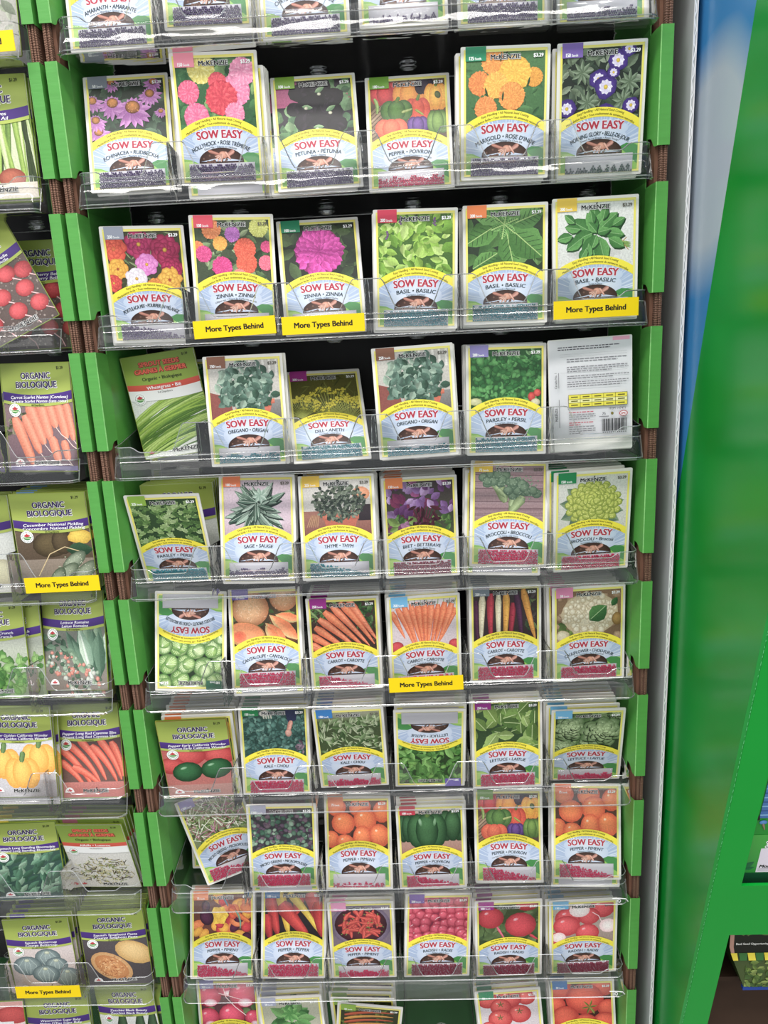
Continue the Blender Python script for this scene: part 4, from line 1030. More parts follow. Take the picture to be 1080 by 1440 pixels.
@pic
def p_cauliflower(g, r):
    bg(g, '#8c6c50', '#6c5440')
    for _ in range(30): g.blob(r.uniform(5, 80), r.uniform(50, 112), r.uniform(3, 7), None, 0, '#c0a080', '#7c5c44', n=8, wob=.2, rng=r)
    g.foliage((8, 52, 30, 74), 12, 12, ['#7c9448', '#5c7438'], r)
    g.blob(44, 84, 33, 27, 0, '#e8dcc4', '#c4ae8c', (-.1, .2), 18, .05, r)
    for _ in range(120): a = r.uniform(0, 6.28); q = r.random() ** .5; g.blob(44 + math.cos(a) * 31 * q, 84 + math.sin(a) * 25 * q, r.uniform(2.4, 4.6), None, 0, '#f2e8d4', '#b8a27e', (-.2, .4), 8, .12, r)
    g.leaf(44, 76, 26, 22, 40, '#4f8444', '#2c5c30'); g.line([(45, 77), (62, 92)], .8, '#a4c48c'); g.leaf(70, 92, 12, 8, 60, '#3c7038', '#2a5430'); g.blob(12, 58, 8, 7, 0, '#e4d8bc', '#b8a482', wob=.1, rng=r); g.blob(76, 76, 6, 8, 0, '#b48c4c', '#7c5c2c')
@pic
def p_kale(g, r):
    bg(g, '#2c4c44', '#22403a'); g.foliage((5, 50, 80, 112), 60, 12, ['#5c847a', '#3c6458'], r, .6)
    g.ruffle((5, 52, 80, 104), 300, 3.2, ['#5c8c80', '#46746a', '#78a698', '#345c54'], r, .6)
    g.shape([(56, 113), (72, 113), (70, 98), (60, 96)], '#242c4c'); g.stick((64, 98), (60, 84), 6, 5, '#e0a490', '#a8685c'); g.blob(60, 82, 4, 5, 0, '#e8b4a0', '#b47a6c')
    g.blob(32, 108, 7, 4, 0, '#e8e4dc', '#b8b0a8'); 
    for i in range(4): g.stick((30 + i * 3, 107), (31 + i * 3, 101), 2.4, 1.8, '#dcd8c8', '#8c9c8c')
    g.foliage((70, 56, 80, 70), 8, 8, ['#9c8494', '#6c5c68'], r)
@pic
def p_kale2(g, r):
    bg(g, '#4c5c38', '#38482c'); g.rect(5, 100, 81, 113, '#a8a890', '#5c6c44')
    for _ in range(110):
        x, y = r.uniform(5, 78), r.uniform(52, 100); c = lin(r.choice(['#8aa870', '#a8bc8c', '#64844c', '#c8d4ac', '#4c6c3c'])); l = r.uniform(8, 14); g.leaf(x, y, l, l * .42, r.uniform(0, 180), c, mix(c, (0, 0, 0), .5))
        g.leaf(x, y, l * .8, l * .12, r.uniform(0, 180), '#d4dcb8', '#9cac80')
@pic
def p_lettuce_up(g, r):
    bg(g, '#2c4424', '#22381c'); g.ruffle((5, 50, 80, 112), 230, 4.2, ['#64a048', '#4c8838', '#84bc5c', '#36682c'], r, .6); g.foliage((5, 56, 80, 108), 40, 16, ['#8cc468', '#5c9444'], r, .4)
@pic
def p_lettuce_leaf(g, r):
    bg(g, '#3a5430', '#2c4426')
    for _ in range(36):
        x, y = r.uniform(5, 78), r.uniform(50, 104); c = lin(r.choice(['#8cac54', '#a4c06c', '#6c9040', '#7ca04c', '#587c38'])); l = r.uniform(16, 28); a = r.uniform(0, 180)
        g.leaf(x, y, l, l * .62, a, c, mix(c, (0, 0, 0), .42)); ar = math.radians(a); g.line([(x, y), (x + math.cos(ar) * l * .8, y + math.sin(ar) * l * .8)], .8, '#c8d89c')
@pic
def p_lettuce_butter(g, r):
    bg(g, '#33482c', '#263a20'); g.foliage((5, 50, 80, 112), 50, 16, ['#5c7c46', '#7c9a60', '#486838', '#96b078'], r, .7)
    for x, y, R in ((76, 108, 10), (14, 58, 14), (44, 60, 13), (22, 88, 20), (60, 82, 24)):
        for k in (1, .82, .64, .46, .3):
            n = 9
            for i in range(n):
                a = i * 6.283 / n + k * 3 + r.uniform(-.2, .2); c = mix(lin('#557a3e'), lin('#c6dca2'), (1 - k) * .9 + r.uniform(0, .2)); px, py = x + math.cos(a) * R * k * .62, y + math.sin(a) * R * k * .56
                g.blob(px - .4, py - .8, R * k * .5, R * k * .4, math.degrees(a), '#1f3018', '#1f3018', n=10); g.blob(px, py, R * k * .48, R * k * .38, math.degrees(a), mix(c, (1, 1, .8), .15), mix(c, (0, .03, 0), .4), (.3, .2), 10, .16, r)
                g.line([(x, y), (px + math.cos(a) * R * k * .3, py + math.sin(a) * R * k * .26)], .35, '#cfe0b0')
@pic
def p_micro(g, r):
    bg(g, '#8a9468', '#6c7850')
    for _ in range(190):
        x, y = r.uniform(5, 80), r.uniform(56, 110); a = r.uniform(0, 180); l = r.uniform(10, 22); ar = math.radians(a); g.line([(x, y), (x + math.cos(ar) * l, y + math.sin(ar) * l)], .8, r.choice(['#e4e8d4', '#c88aa8', '#a8486c', '#f0f0e0', '#b4c48c']))
        g.leaf(x, y, 5, 3, r.uniform(0, 360), r.choice(['#7c9c4c', '#5c7c3c', '#98b868', '#6c4c34']), '#3c5428')
@pic
def p_micro_purple(g, r):
    bg(g, '#3c3c40', '#302c34')
    for _ in range(230):
        x, y = r.uniform(5, 80), r.uniform(52, 106); c = lin(r.choice(['#7c9c84', '#5c7c68', '#6c586c', '#544454', '#9cb8a0', '#48705c', '#7c6874'])); q = r.uniform(2.2, 4)
        g.blob(x, y, q, q * .8, r.uniform(0, 180), c, mix(c, (0, 0, 0), .45), (-.2, .3), 9)
@pic
def p_pepper_orange(g, r):
    bg(g, '#5c3a2c', '#4a2c24'); g.foliage((5, 50, 80, 112), 20, 10, ['#3c2420', '#6c3c28'], r)
    for x, y, a, b in ((16, 104, 12, 11), (46, 104, 14, 13), (74, 98, 12, 14), (24, 84, 15, 14), (52, 88, 15, 15), (8, 64, 10, 11), (26, 60, 12, 10), (48, 66, 12, 15), (70, 68, 13, 15)):
        g.blob(x, y, a, b, r.uniform(-20, 20), '#fb8a44', '#d04818', (-.2, .35), 14); g.blob(x - a * .3, y + b * .4, a * .16, b * .12, 20, '#ffe4c8', '#fb9c58', n=7)
@pic
def p_pepper_green(g, r):
    bg(g, '#d8c4b4', '#b48a7c'); g.rect(5, 50, 81, 68, '#b89080', '#a07468')
    bell(g, 70, 88, 17, 22, '#4c7c4c', '#163a20', '#5c7c44'); bell(g, 14, 86, 12, 20, '#44744a', '#163a20', stem=False); bell(g, 38, 82, 23, 25, '#4f8450', '#143c20', '#64843c')
    g.blob(30, 94, 2.4, 6, 10, '#9cbc9c', '#4f8450', n=8); g.blob(48, 94, 2, 6, -8, '#8cb08c', '#4f8450', n=8)
@pic
def p_pepper_small(g, r):
    bg(g, '#6c3c30', '#5c3428')
    cs = [('#f2602c', '#b8341c'), ('#f4b434', '#d0841c'), ('#d82c34', '#981420'), ('#5c2444', '#301028'), ('#f08a4c', '#c85c28')]
    for _ in range(34): a, b = r.choice(cs); g.blob(r.uniform(8, 78), r.uniform(52, 108), r.uniform(6, 10), r.uniform(5, 8), r.uniform(0, 180), a, b)
    g.flower(38, 84, 13, 6, '#f8d83c', '#e0b02c', '#f4d048', '#d8a824', .4, 14); g.stick((52, 92), (78, 74), 9, 5, '#f07c34', '#c04c1c'); g.stick((60, 90), (66, 66), 3, 2, '#8ab49c', '#4c7c64', .1); g.blob(22, 82, 9, 11, 20, '#5c2848', '#2c1024'); g.stick((44, 108), (50, 96), 3, 2, '#5c8ca0', '#34606c')
@pic
def p_pepper_long(g, r):
    bg(g, '#2c2428', '#201a1c')
    def lp(x0, y0, x1, y1, w, c1, c2): g.stick((x0, y0), (x1, y1), w * 1.35, w * .5, c1, c2, r.uniform(-.04, .04), 7)
    lp(10, 112, 22, 56, 14, '#d83430', '#8c1018'); lp(24, 112, 36, 58, 11, '#f0cc3c', '#c09420'); lp(26, 98, 62, 54, 17, '#e03c34', '#94141c'); lp(64, 112, 76, 66, 16, '#e4403c', '#9c1820'); lp(50, 110, 46, 84, 14, '#d42c2c', '#8c1018'); lp(36, 112, 76, 60, 9, '#f4d850', '#c8a028'); lp(74, 100, 80, 54, 13, '#d8302c', '#8c1018'); lp(6, 84, 12, 52, 13, '#d0282c', '#841014')
@pic
def p_chili(g, r):
    bg(g, '#8c7c88', '#6c5c6c'); g.blob(42, 82, 39, 33, 0, '#c4b4c4', '#6c5c74', (0, 0), 26); g.blob(42, 83, 34, 28, 0, '#6a2c34', '#3c1c28', (0, 0), 26)
    for _ in range(46):
        a = r.uniform(0, 6.28); q = r.random() ** .5; x, y = 42 + math.cos(a) * 25 * q, 83 + math.sin(a) * 20 * q; b = r.uniform(0, 6.28); l = 9
        g.stick((x - math.cos(b) * l * .6, y - math.sin(b) * l * .6), (x + math.cos(b) * l, y + math.sin(b) * l), 7.5, 2.2, '#f0604e', '#a81a22', .05)
        g.line([(x - math.cos(b) * l * .6, y - math.sin(b) * l * .6), (x - math.cos(b) * l * .95, y - math.sin(b) * l * .95)], 1, '#7c9c4c')
def radish(g, r, x, y, R, c1='#e85c74', c2='#9c1836', tail=True):
    g.blob(x, y, R, R * .95, 0, c1, c2, (-.25, .35), 14); g.blob(x - R * .3, y + R * .42, R * .2, R * .13, 25, '#f8c4cc', c1, n=7)
    if tail:
        a = r.uniform(200, 340); ar = math.radians(a); x0, y0 = x + math.cos(ar) * R * .8, y + math.sin(ar) * R * .8
        g.line([(x0, y0), (x0 + math.cos(ar) * R * .9, y0 + math.sin(ar) * R * .6), (x0 + math.cos(ar) * R * 1.4 + 1, y0 + math.sin(ar) * R * 1.3)], .8, '#f8d4dc')
@pic
def p_radish_cherry(g, r):
    bg(g, '#8c2040', '#6c1830'); g.foliage((60, 96, 80, 112), 10, 8, ['#6c8c5c', '#a4b48c'], r)
    for y in range(112, 48, -9):
        for x in range(6, 84, 11): radish(g, r, x + r.uniform(-3, 3), y + r.uniform(-3, 3), r.uniform(6, 8.5), tail=r.random() < .4)
@pic
def p_radish_big(g, r):
    bg(g, '#3c4c2c', '#44542c'); g.foliage((5, 50, 80, 100), 40, 22, ['#5c7444', '#48603a', '#74885c'], r, .6)
    g.blob(66, 110, 14, 9, 0, '#c82c38', '#8c141c'); radish(g, r, 20, 92, 17, '#e03848', '#9c1424', False); radish(g, r, 58, 80, 20, '#e43c4c', '#a01828', False)
    g.stick((28, 78), (40, 54), 4, .8, '#e8708c', '#c03850'); g.stick((70, 64), (80, 56), 5, 2, '#d8384c', '#a01828')
@pic
def p_radish_slice(g, r):
    bg(g, '#b8b0a4', '#8c5c5c'); g.foliage((5, 70, 30, 100), 14, 10, ['#6c9450', '#8cac6c'], r)
    for x, y, R in ((24, 90, 17), (66, 104, 16), (50, 92, 14), (22, 78, 17), (48, 66, 15), (10, 58, 11)): radish(g, r, x, y, R, '#f0545c', '#b41c2c', False)
    g.blob(38, 102, 13, 11, 0, '#f8f0ee', '#f0d4d4', (0, 0)); g.blob(74, 76, 11, 11, 0, '#f8f0ee', '#f0c8cc', (0, 0)); g.blob(12, 60, 9, 8, 0, '#f6ece8', '#f0c4c8', (0, 0)); g.line([(54, 98), (62, 92), (66, 82)], 1, '#f8d8dc')
@pic
def p_radish_red(g, r):
    bg(g, '#5c3038', '#4a2830'); g.foliage((5, 50, 80, 112), 20, 12, ['#6c8454', '#4c6c3c'], r)
    for x, y, R in ((16, 96, 18), (42, 106, 14), (64, 96, 20), (14, 64, 15), (46, 66, 18), (76, 62, 12)):
        radish(g, r, x, y, R, '#f04c70', '#a01034', False); g.blob(x + 2, y - R * .6, R * .5, R * .3, 0, '#fbeef0', '#e8849c', (0, 0))
    g.line([(36, 110), (40, 92), (52, 78), (66, 66)], 1, '#f4d8d8'); g.line([(30, 98), (50, 92), (62, 88)], .8, '#f4d8d8')
@pic
def p_basil_genovese(g, r):
    bg(g, '#b8b8a0', '#98988c')
    for i in range(40): c = lin(r.choice(['#4f8c48', '#66a458', '#3a7038', '#7cb468'])); a = r.uniform(0, 360); g.leaf(42 + math.cos(math.radians(a)) * 8, 84 + math.sin(math.radians(a)) * 6, r.uniform(14, 26), 13, a, c, mix(c, (0, 0, 0), .45))
    for i in range(8): g.leaf(42, 90, 13, 8, i * 45, '#84c06c', '#4c8c44')
@pic
def p_pepper_dark(g, r):
    bg(g, '#2c3018', '#20240f'); g.foliage((5, 50, 80, 112), 50, 16, ['#4c5c24', '#6c7c34', '#343c18'], r, .4)
    for i in range(7): y = 60 + i * 8; g.stick((10, y - 6), (74, y + 4), 7, 2.5, *r.choice([('#c8501c', '#7c2410'), ('#7c8c2c', '#3c4c18'), ('#e0a03c', '#9c5c1c')]), .06, 7)
@pic
def p_tomato_truss(g, r):
    bg(g, '#dcd4d8', '#c8b8bc')
    for x, y, R in ((16, 104, 14), (66, 104, 12), (44, 104, 16), (32, 92, 14), (56, 80, 15), (30, 74, 16), (14, 62, 10)):
        g.blob(x, y, R, R * .92, 0, '#ee6058', '#b01c24', (-.25, .35), 16); g.blob(x - R * .3, y + R * .4, R * .14, R * .1, 0, '#fbd0c8', '#f07c70', n=7)
    for x, y in ((30, 76), (32, 96), (56, 84)):
        for i in range(5): g.leaf(x, y, 5, 1.4, i * 72 + 15, '#5c8444', '#34542c')
@pic
def p_tomato_big(g, r):
    bg(g, '#4c1c14', '#3a1410')
    for x, y, R in ((16, 104, 16), (70, 108, 16), (8, 82, 13), (46, 90, 25), (76, 76, 14), (20, 64, 18), (72, 56, 16), (46, 54, 16)): g.blob(x, y, R, R * .9, 0, '#f4603c', '#b8200c', (-.25, .35), 18)
    for i in range(6): g.leaf(52, 78, 11, 2.4, i * 60 + 10, '#8c9c3c', '#4c5c20')
    g.stick((52, 78), (58, 68), 2.4, 2, '#b0b050', '#6c6c28')
@pic
def p_flowers(g, r):
    bg(g, '#6a4a7c', '#4c3a5c'); g.foliage((5, 50, 80, 112), 40, 12, GREENS, r)
    for _ in range(14): g.flower(r.uniform(8, 78), r.uniform(58, 108), r.uniform(6, 11), 10, '#c890d8', '#8a54a0', '#f0d050')
# --- organic packets (full height pictures)
@pic
def p_chives(g, r):
    bg(g, '#d8dcc0', '#c4cca0')
    for i in range(46): x = r.uniform(-2, 86); g.stick((x, 80), (x + r.uniform(-14, 14), 2), r.uniform(3, 6), r.uniform(3, 5), *r.choice([('#a8c45c', '#6c8c34'), ('#7c9c44', '#4c6c2c'), ('#dce4b0', '#a8b878'), ('#3c4c24', '#2a3a1c')]), cap=False)
    g.blob(60, 20, 14, 10, 0, '#c0684c', '#8c3c2c'); g.rect(1, 1, 84.5, 16, '#e4d8c8', '#d4ccc0')
@pic
def p_radish_org(g, r):
    bg(g, '#6c5c58', '#54443f'); 
    for _ in range(160): g.blob(r.uniform(2, 84), r.uniform(2, 74), r.uniform(.8, 2), None, 0, '#a4948c', '#4c3c38', n=5)
    for x, y in ((12, 62), (34, 66), (58, 64), (76, 60), (16, 42), (42, 44), (68, 42), (20, 22), (50, 24), (74, 22)):
        g.blob(x, y, 10, 9, 0, '#dc4850', '#941820', (-.25, .35)); g.line([(x + 4, y - 7), (x + 12, y - 14), (x + 15, y - 22)], 1.1, '#e8b8b8')
@pic
def p_carrot_org(g, r):
    bg(g, '#8c7470', '#7c6470'); g.foliage((2, 40, 30, 74), 40, 8, ['#7c8460', '#a09c80', '#5c6048'], r, .4)
    def c(x0, y0, x1, y1, w): g.stick((x0, y0), (x1, y1), w, w * .8, '#f4a080', '#d07054', 0, 6); g.line([(x1, y1), (x1 + 6, y1 - 8), (x1 + 12, y1 - 12)], .8, '#f4dcd0')
    c(76, 76, 82, 34, 10); c(66, 76, 74, 36, 12); c(54, 78, 62, 48, 13); c(44, 78, 54, 34, 14); c(30, 76, 46, 30, 14); c(24, 62, 40, 20, 12); c(12, 60, 30, 8, 14); c(56, 38, 62, 10, 12); c(70, 34, 74, 12, 10)
    g.rect(1, 1, 84.5, 6, '#8a80a8', '#7c749c')
@pic
def p_cucumber(g, r):
    bg(g, '#a89484', '#8c8074'); g.rect(1, 40, 84.5, 80, '#6c5a48', '#5c4c3c'); g.blob(40, 58, 22, 16, 10, '#6c5c3c', '#3c3020'); g.blob(52, 60, 12, 15, 0, '#64543a', '#3a2e1e')
    g.blob(72, 66, 14, 9, 0, '#f0d050', '#d0a430', wob=.2, n=12, rng=r); g.leaf(56, 50, 30, 18, 0, '#34583c', '#20402c'); g.line([(20, 20), (36, 46), (54, 54), (76, 46)], 1, '#d8c090')
    for x, y, a in ((62, 36, 40), (52, 22, 40), (74, 24, 40), (40, 14, 60)): 
        g.blob(x, y, 18, 8, a, '#a8b49c', '#4c5c48', (-.1, .3), 14)
        for _ in range(24): g.blob(x + r.uniform(-10, 10), y + r.uniform(-9, 9), .8, None, 0, '#d8dcc8', '#8c987c', n=5)
@pic
def p_melon(g, r):
    bg(g, '#d8dcd8', '#c8c8c0'); g.foliage((2, 50, 50, 76), 14, 14, ['#a4bc94', '#84a07c'], r); g.blob(66, 26, 22, 16, 0, '#d8d4b0', '#a8a080'); g.blob(30, 22, 20, 15, 0, '#d4d0a8', '#a09c78')
@pic
def p_romaine(g, r):
    bg(g, '#6c7c70', '#8c8078')
    for i in range(16): a = 90 + r.uniform(-24, 40); g.leaf(70 + r.uniform(-14, 10), 12 + r.uniform(0, 20), r.uniform(40, 60), 16, a, *r.choice([('#a0b898', '#5c7c64'), ('#c8d8c4', '#7c9c84'), ('#6c8c74', '#3c5c48')]))
    g.foliage((4, 44, 34, 66), 20, 12, ['#4c6c54', '#7c9c80'], r); g.stick((66, 8), (52, 66), 6, 2, '#e4ece0', '#b0c4b0')
    for cx, cy, R in ((24, 34, 22), (52, 14, 26)):
        for _ in range(60): a = r.uniform(0, 6.28); q = r.random() ** .5 * R; g.blob(cx + math.cos(a) * q, cy + math.sin(a) * q * .7, r.uniform(1.5, 3.4), None, 0, *r.choice([('#b8c8b0', '#6c8470'), ('#e0a090', '#b86858'), ('#dcdcd0', '#98a098'), ('#5c7860', '#3c5444')]), n=7, wob=.2, rng=r)
@pic
def p_salad(g, r):
    bg(g, '#d8d8d0', '#8c9c78'); g.ruffle((4, 4, 82, 56), 120, 6, ['#5c9444', '#7cb058', '#467c38', '#98c474'], r, .5)
@pic
def p_pepper_golden(g, r):
    bg(g, '#e0dfe2', '#c8c4c8')
    for x, y in ((22, 44), (66, 50), (44, 32)): bell(g, x, y, 20, 20, '#fcd060', '#e8a02c', '#6c8c4c'); g.stick((x, y + 14), (x + 3, y + 28), 6, 7, '#7c9c5c', '#4c6c3c')
@pic
def p_cayenne(g, r):
    bg(g, '#3c3234', '#7c5c54')
    for x0, y0, x1, y1 in ((72, 70, 84, 26), (56, 74, 82, 22), (46, 66, 76, 20), (30, 74, 62, 22), (14, 70, 54, 20), (4, 64, 44, 14), (2, 48, 34, 14), (20, 40, 58, 12)): g.stick((x0, y0), (x1, y1), 11, 4, '#f48468', '#cc3c24', .06, 8)
    g.leaf(52, 70, 10, 4, 120, '#7c9c4c', '#4c6c34'); g.rect(1, 1, 84.5, 20, '#c87c74', '#b86c66')
@pic
def p_spinach(g, r):
    bg(g, '#3c5c50', '#34504a')
    for _ in range(90): x, y = r.uniform(0, 80), r.uniform(6, 62); c = lin(r.choice(['#5c8c70', '#7cac8c', '#406c54', '#9cc0a4'])); l = r.uniform(12, 22); g.leaf(x, y, l, l * .4, r.uniform(10, 120), c, mix(c, (0, 0, 0), .5))
@pic
def p_alfalfa(g, r):
    bg(g, '#e4e2de', '#d4d0c8')
    for _ in range(260):
        a = r.uniform(0, 6.28); q = r.random() ** .5; x, y = 44 + math.cos(a) * 36 * q, 32 + math.sin(a) * 24 * q; b = r.uniform(0, 6.28); l = r.uniform(4, 10)
        g.line([(x, y), (x + math.cos(b) * l, y + math.sin(b) * l * .7)], .9, r.choice(['#e4dcae', '#c8bc80', '#a89c60', '#5c4c28', '#8c9c54', '#3c3018']))
@pic
def p_wheatgrass(g, r):
    bg(g, '#e8eae4', '#dfe2d8')
    for i in range(60): y = r.uniform(2, 58); g.stick((-4, y - 16 + r.uniform(-4, 4)), (88, y + 20 + r.uniform(-6, 6)), r.uniform(2, 4), r.uniform(1.5, 3), *r.choice([('#a8c84c', '#6c9430'), ('#7ca43c', '#4c7424'), ('#c4dc7c', '#8cac48'), ('#5c8430', '#3c601c')]), r.uniform(.02, .08), 7, False)
    g.shape([(1, 1), (84.5, 1), (84.5, 16), (50, 10), (1, 4)], '#eceee8')
@pic
def p_squash_spag(g, r):
    bg(g, '#5c5458', '#4a4448'); g.blob(66, 52, 26, 17, -25, '#ecc888', '#c89c58'); g.blob(34, 30, 30, 19, -38, '#eac490', '#c8945c', (0, 0), 20)
    g.blob(34, 30, 25, 14.5, -38, '#d8965c', '#c07c44', (0, 0), 18)
    for _ in range(90): a = r.uniform(0, 6.28); q = r.random() ** .5; x, y = 34 + math.cos(a) * 19 * q, 30 + math.sin(a) * 15 * q; b = r.uniform(0, 6.28); g.line([(x, y), (x + math.cos(b) * 4, y + math.sin(b) * 3)], .9, r.choice(['#f0c48c', '#e8a868', '#a85c2c']))
@pic
def p_buttercup(g, r):
    bg(g, '#e0d8d8', '#c4aca4'); 
    for x, y, R in ((50, 56, 17), (60, 44, 15), (22, 44, 19), (72, 24, 19), (44, 30, 18)):
        g.blob(x, y, R, R * .8, 0, '#9cacac', '#56686c', (-.1, .3), 16)
        for i in (-.6, -.2, .2, .6): g.line([(x + i * R * .3, y + R * .6), (x + i * R, y), (x + i * R * .5, y - R * .7)], .6, '#b8c8c4')
        g.blob(x, y + R * .45, 3.4, 2.4, 0, '#dce0c8', '#a0a890')
@pic
def p_watermelon(g, r):
    bg(g, '#d8dcd0', '#b8c8a8'); g.blob(30, 30, 30, 26, 0, '#4c7c44', '#24482c'); g.blob(64, 28, 26, 24, 0, '#e45c54', '#3c6c3c')
@pic
def p_zucchini(g, r):
    bg(g, '#e8e8e4', '#d8d8d0')
    for x in (34, 60, 78): g.stick((x, 76), (x - 14, -6), 15, 14, '#4c6c48', '#20381f', .02)
@pic
def p_tomate(g, r):
    bg(g, '#ecdcd8', '#d8b8b0'); g.rect(1, 88, 84.5, 117, '#e4a098', '#dcb0a8'); g.blob(70, 96, 24, 14, 0, '#e0504c', '#b02c30'); g.blob(74, 40, 26, 24, 0, '#e04848', '#a82028'); g.blob(40, 44, 20, 18, 0, '#f0b898', '#d07c5c')
    g.rect(1, 60, 70, 86, '#e8e4e4', '#dcd8d8'); g.text('TOMATE', 52, 74, 5.5, '#3a3434', 'r', 32)
@pic
def p_pepper_org(g, r):
    bg(g, '#b83434', '#c87c74')
    for x, y, R in ((70, 64, 20), (30, 66, 24), (10, 50, 18)): g.blob(x, y, R, R * .7, 0, '#e05450', '#a81c24')
    g.blob(28, 40, 19, 15, 15, '#3c7c4c', '#123c20', (-.2, .4)); g.blob(64, 44, 20, 15, 20, '#3c7c4c', '#123c20', (-.2, .4)); g.blob(24, 46, 5, 2, 20, '#a8d0ac', '#4c8c58', n=8); g.blob(58, 50, 5, 2, 20, '#a8d0ac', '#4c8c58', n=8)
    g.rect(1, 1, 84.5, 20, '#c49088', '#b8847c')
@pic
def p_grey_org(g, r): bg(g, '#b8b4ac', '#a4a098'); g.foliage((2, 2, 84, 60), 40, 16, ['#98a088', '#7c8470', '#b4b8a4'], r)

# ------------------------------------------------------------------ packets: place of the bottom edge's middle (x, y, z), lean back, turn and tilt in degrees
POSE = {
    (1,0):(-0.2320,0.0113,1.6373,13.8,3.6,1.4),
    (1,1):(-0.1401,0.0139,1.6385,-5.3,-0.1,-1.1),
    (1,2):(-0.0413,0.0056,1.6278,16.3,3.0,1.6),
    (1,3):(0.0494,0.0121,1.6239,15.6,-0.5,0.4),
    (1,4):(0.1412,0.0052,1.6279,-1.1,-0.0,-1.0),
    (1,5):(0.2360,0.0157,1.6275,-5.9,0.7,0.5),
    (2,0):(-0.2338,0.0287,1.4869,-6.3,6.0,-1.0),
    (2,1):(-0.1381,0.0095,1.4921,2.0,6.5,-1.2),
    (2,2):(-0.0451,0.0072,1.4897,13.9,5.4,1.3),
    (2,3):(0.0488,0.0077,1.4873,-0.3,-2.2,-1.6),
    (2,4):(0.1410,0.0062,1.4886,3.8,-4.2,-0.7),
    (2,5):(0.2325,0.0033,1.4892,0.6,0.4,0.6),
    (3,0):(-0.2313,0.0569,1.3586,-4.7,-0.5,6.9),
    (3,1):(-0.1367,0.0071,1.3514,2.6,0.6,0.1),
    (3,2):(-0.0468,0.0112,1.3516,37.2,11.1,-0.2),
    (3,3):(0.0473,0.0030,1.3532,1.5,-0.1,1.9),
    (3,4):(0.1423,0.0154,1.3500,3.4,-1.4,-0.6),
    (3,5):(0.2321,0.0072,1.3529,-0.2,-5.6,1.8),
    (4,0):(-0.2376,0.0393,1.2104,-17.2,-1.9,0.1),
    (4,1):(-0.1378,0.0031,1.2211,10.5,0.4,-1.4),
    (4,2):(-0.0462,0.0040,1.2176,10.0,-1.4,0.4),
    (4,3):(0.0471,0.0302,1.2085,1.9,1.4,0.4),
    (4,4):(0.1413,0.0030,1.2258,10.1,0.5,-2.9),
    (4,5):(0.2363,0.0190,1.2133,-6.6,3.2,1.2),
    (5,0):(-0.2312,0.0059,1.0856,13.2,-1.1,-1.9),
    (5,1):(-0.1387,0.0038,1.0866,15.4,-1.4,1.4),
    (5,2):(-0.0481,0.0272,1.0707,-0.4,1.4,0.1),
    (5,3):(0.0465,0.0207,1.0707,1.5,6.3,-0.1),
    (5,4):(0.1412,0.0278,1.0750,5.4,3.9,-1.1),
    (5,5):(0.2392,0.0288,1.0726,0.6,3.4,0.6),
    (6,0):(-0.2356,0.0234,0.9330,-9.3,1.7,-0.0),
    (6,1):(-0.1429,0.0237,0.9339,2.5,1.9,-1.2),
    (6,2):(-0.0468,0.0315,0.9366,-8.4,0.4,1.1),
    (6,3):(0.0466,0.0264,0.9376,-10.8,0.4,-1.0),
    (6,4):(0.1421,0.0236,0.9351,1.3,0.9,0.3),
    (6,5):(0.2385,0.0370,0.9341,-16.0,-1.6,1.6),
    (7,0):(-0.2179,0.0372,0.8087,10.2,7.2,18.4),
    (7,1):(-0.1413,0.0073,0.8124,0.1,2.7,-2.1),
    (7,2):(-0.0480,0.0201,0.7958,14.5,-0.2,-0.5),
    (7,3):(0.0462,0.0201,0.7958,1.4,0.3,0.5),
    (7,4):(0.1418,0.0136,0.8069,12.6,0.3,-1.0),
    (7,5):(0.2352,0.0041,0.8167,14.2,0.7,-2.3),
    (8,0):(-0.2384,0.0221,0.6603,12.8,5.2,-3.4),
    (8,1):(-0.1422,0.0142,0.6659,14.1,3.7,-3.5),
    (8,2):(-0.0492,0.0212,0.6580,0.0,0.4,-0.2),
    (8,3):(0.0462,0.0117,0.6677,5.0,4.5,-3.7),
    (8,4):(0.1398,0.0132,0.6657,-1.8,1.8,0.1),
    (8,5):(0.2349,0.0120,0.6691,-3.7,0.8,1.4),
    (9,0):(-0.2393,0.0197,0.5231,10.8,-1.5,2.3),
    (9,1):(-0.1439,0.0066,0.5223,2.3,-0.5,2.7),
    (9,2):(-0.0575,0.0057,0.5201,-0.0,-3.7,-0.0),
    (9,4):(0.1463,0.0073,0.5264,2.6,-0.4,4.3),
    (9,5):(0.2407,0.0132,0.5271,6.1,-1.5,2.3),
    (1,-1):(-0.3732,0.0133,1.6356,3.4,2.5,0.2),
    (2,-1):(-0.3671,0.0110,1.5017,12.6,5.9,26.1),
    (3,-1):(-0.3672,0.0104,1.3538,4.0,-9.9,-0.7),
    (4,-1):(-0.3717,0.0158,1.2114,-2.1,3.2,-0.8),
    (5,-1):(-0.3696,0.0112,1.0884,14.0,-12.2,4.3),
    (6,-1):(-0.3707,0.0120,0.9431,11.2,-4.0,2.3),
    (7,-1):(-0.3765,0.0337,0.7959,-13.8,-2.5,0.6),
    (8,-1):(-0.3713,0.0129,0.6617,-1.0,2.2,-0.2),
    (9,-1):(-0.3544,0.0171,0.5270,5.6,-7.7,9.2),
    (4,-2):(-0.4673,0.0236,1.2092,-0.9,4.4,-1.3),
    (5,-2):(-0.4696,0.0158,1.0784,6.3,-0.3,0.4),
    (6,-2):(-0.4516,0.0030,0.9520,4.8,0.1,-1.3),
    (7,-2):(-0.4677,0.0134,0.7966,-3.3,4.0,-1.6),
    (8,-2):(-0.4669,0.0068,0.6578,-1.2,2.0,-0.0),
    (9,-2):(-0.4659,0.0104,0.5207,5.1,2.0,0.6),
    (9,-3):(-0.5546,0.0065,0.5214,1.8,4.1,-1.6),
}
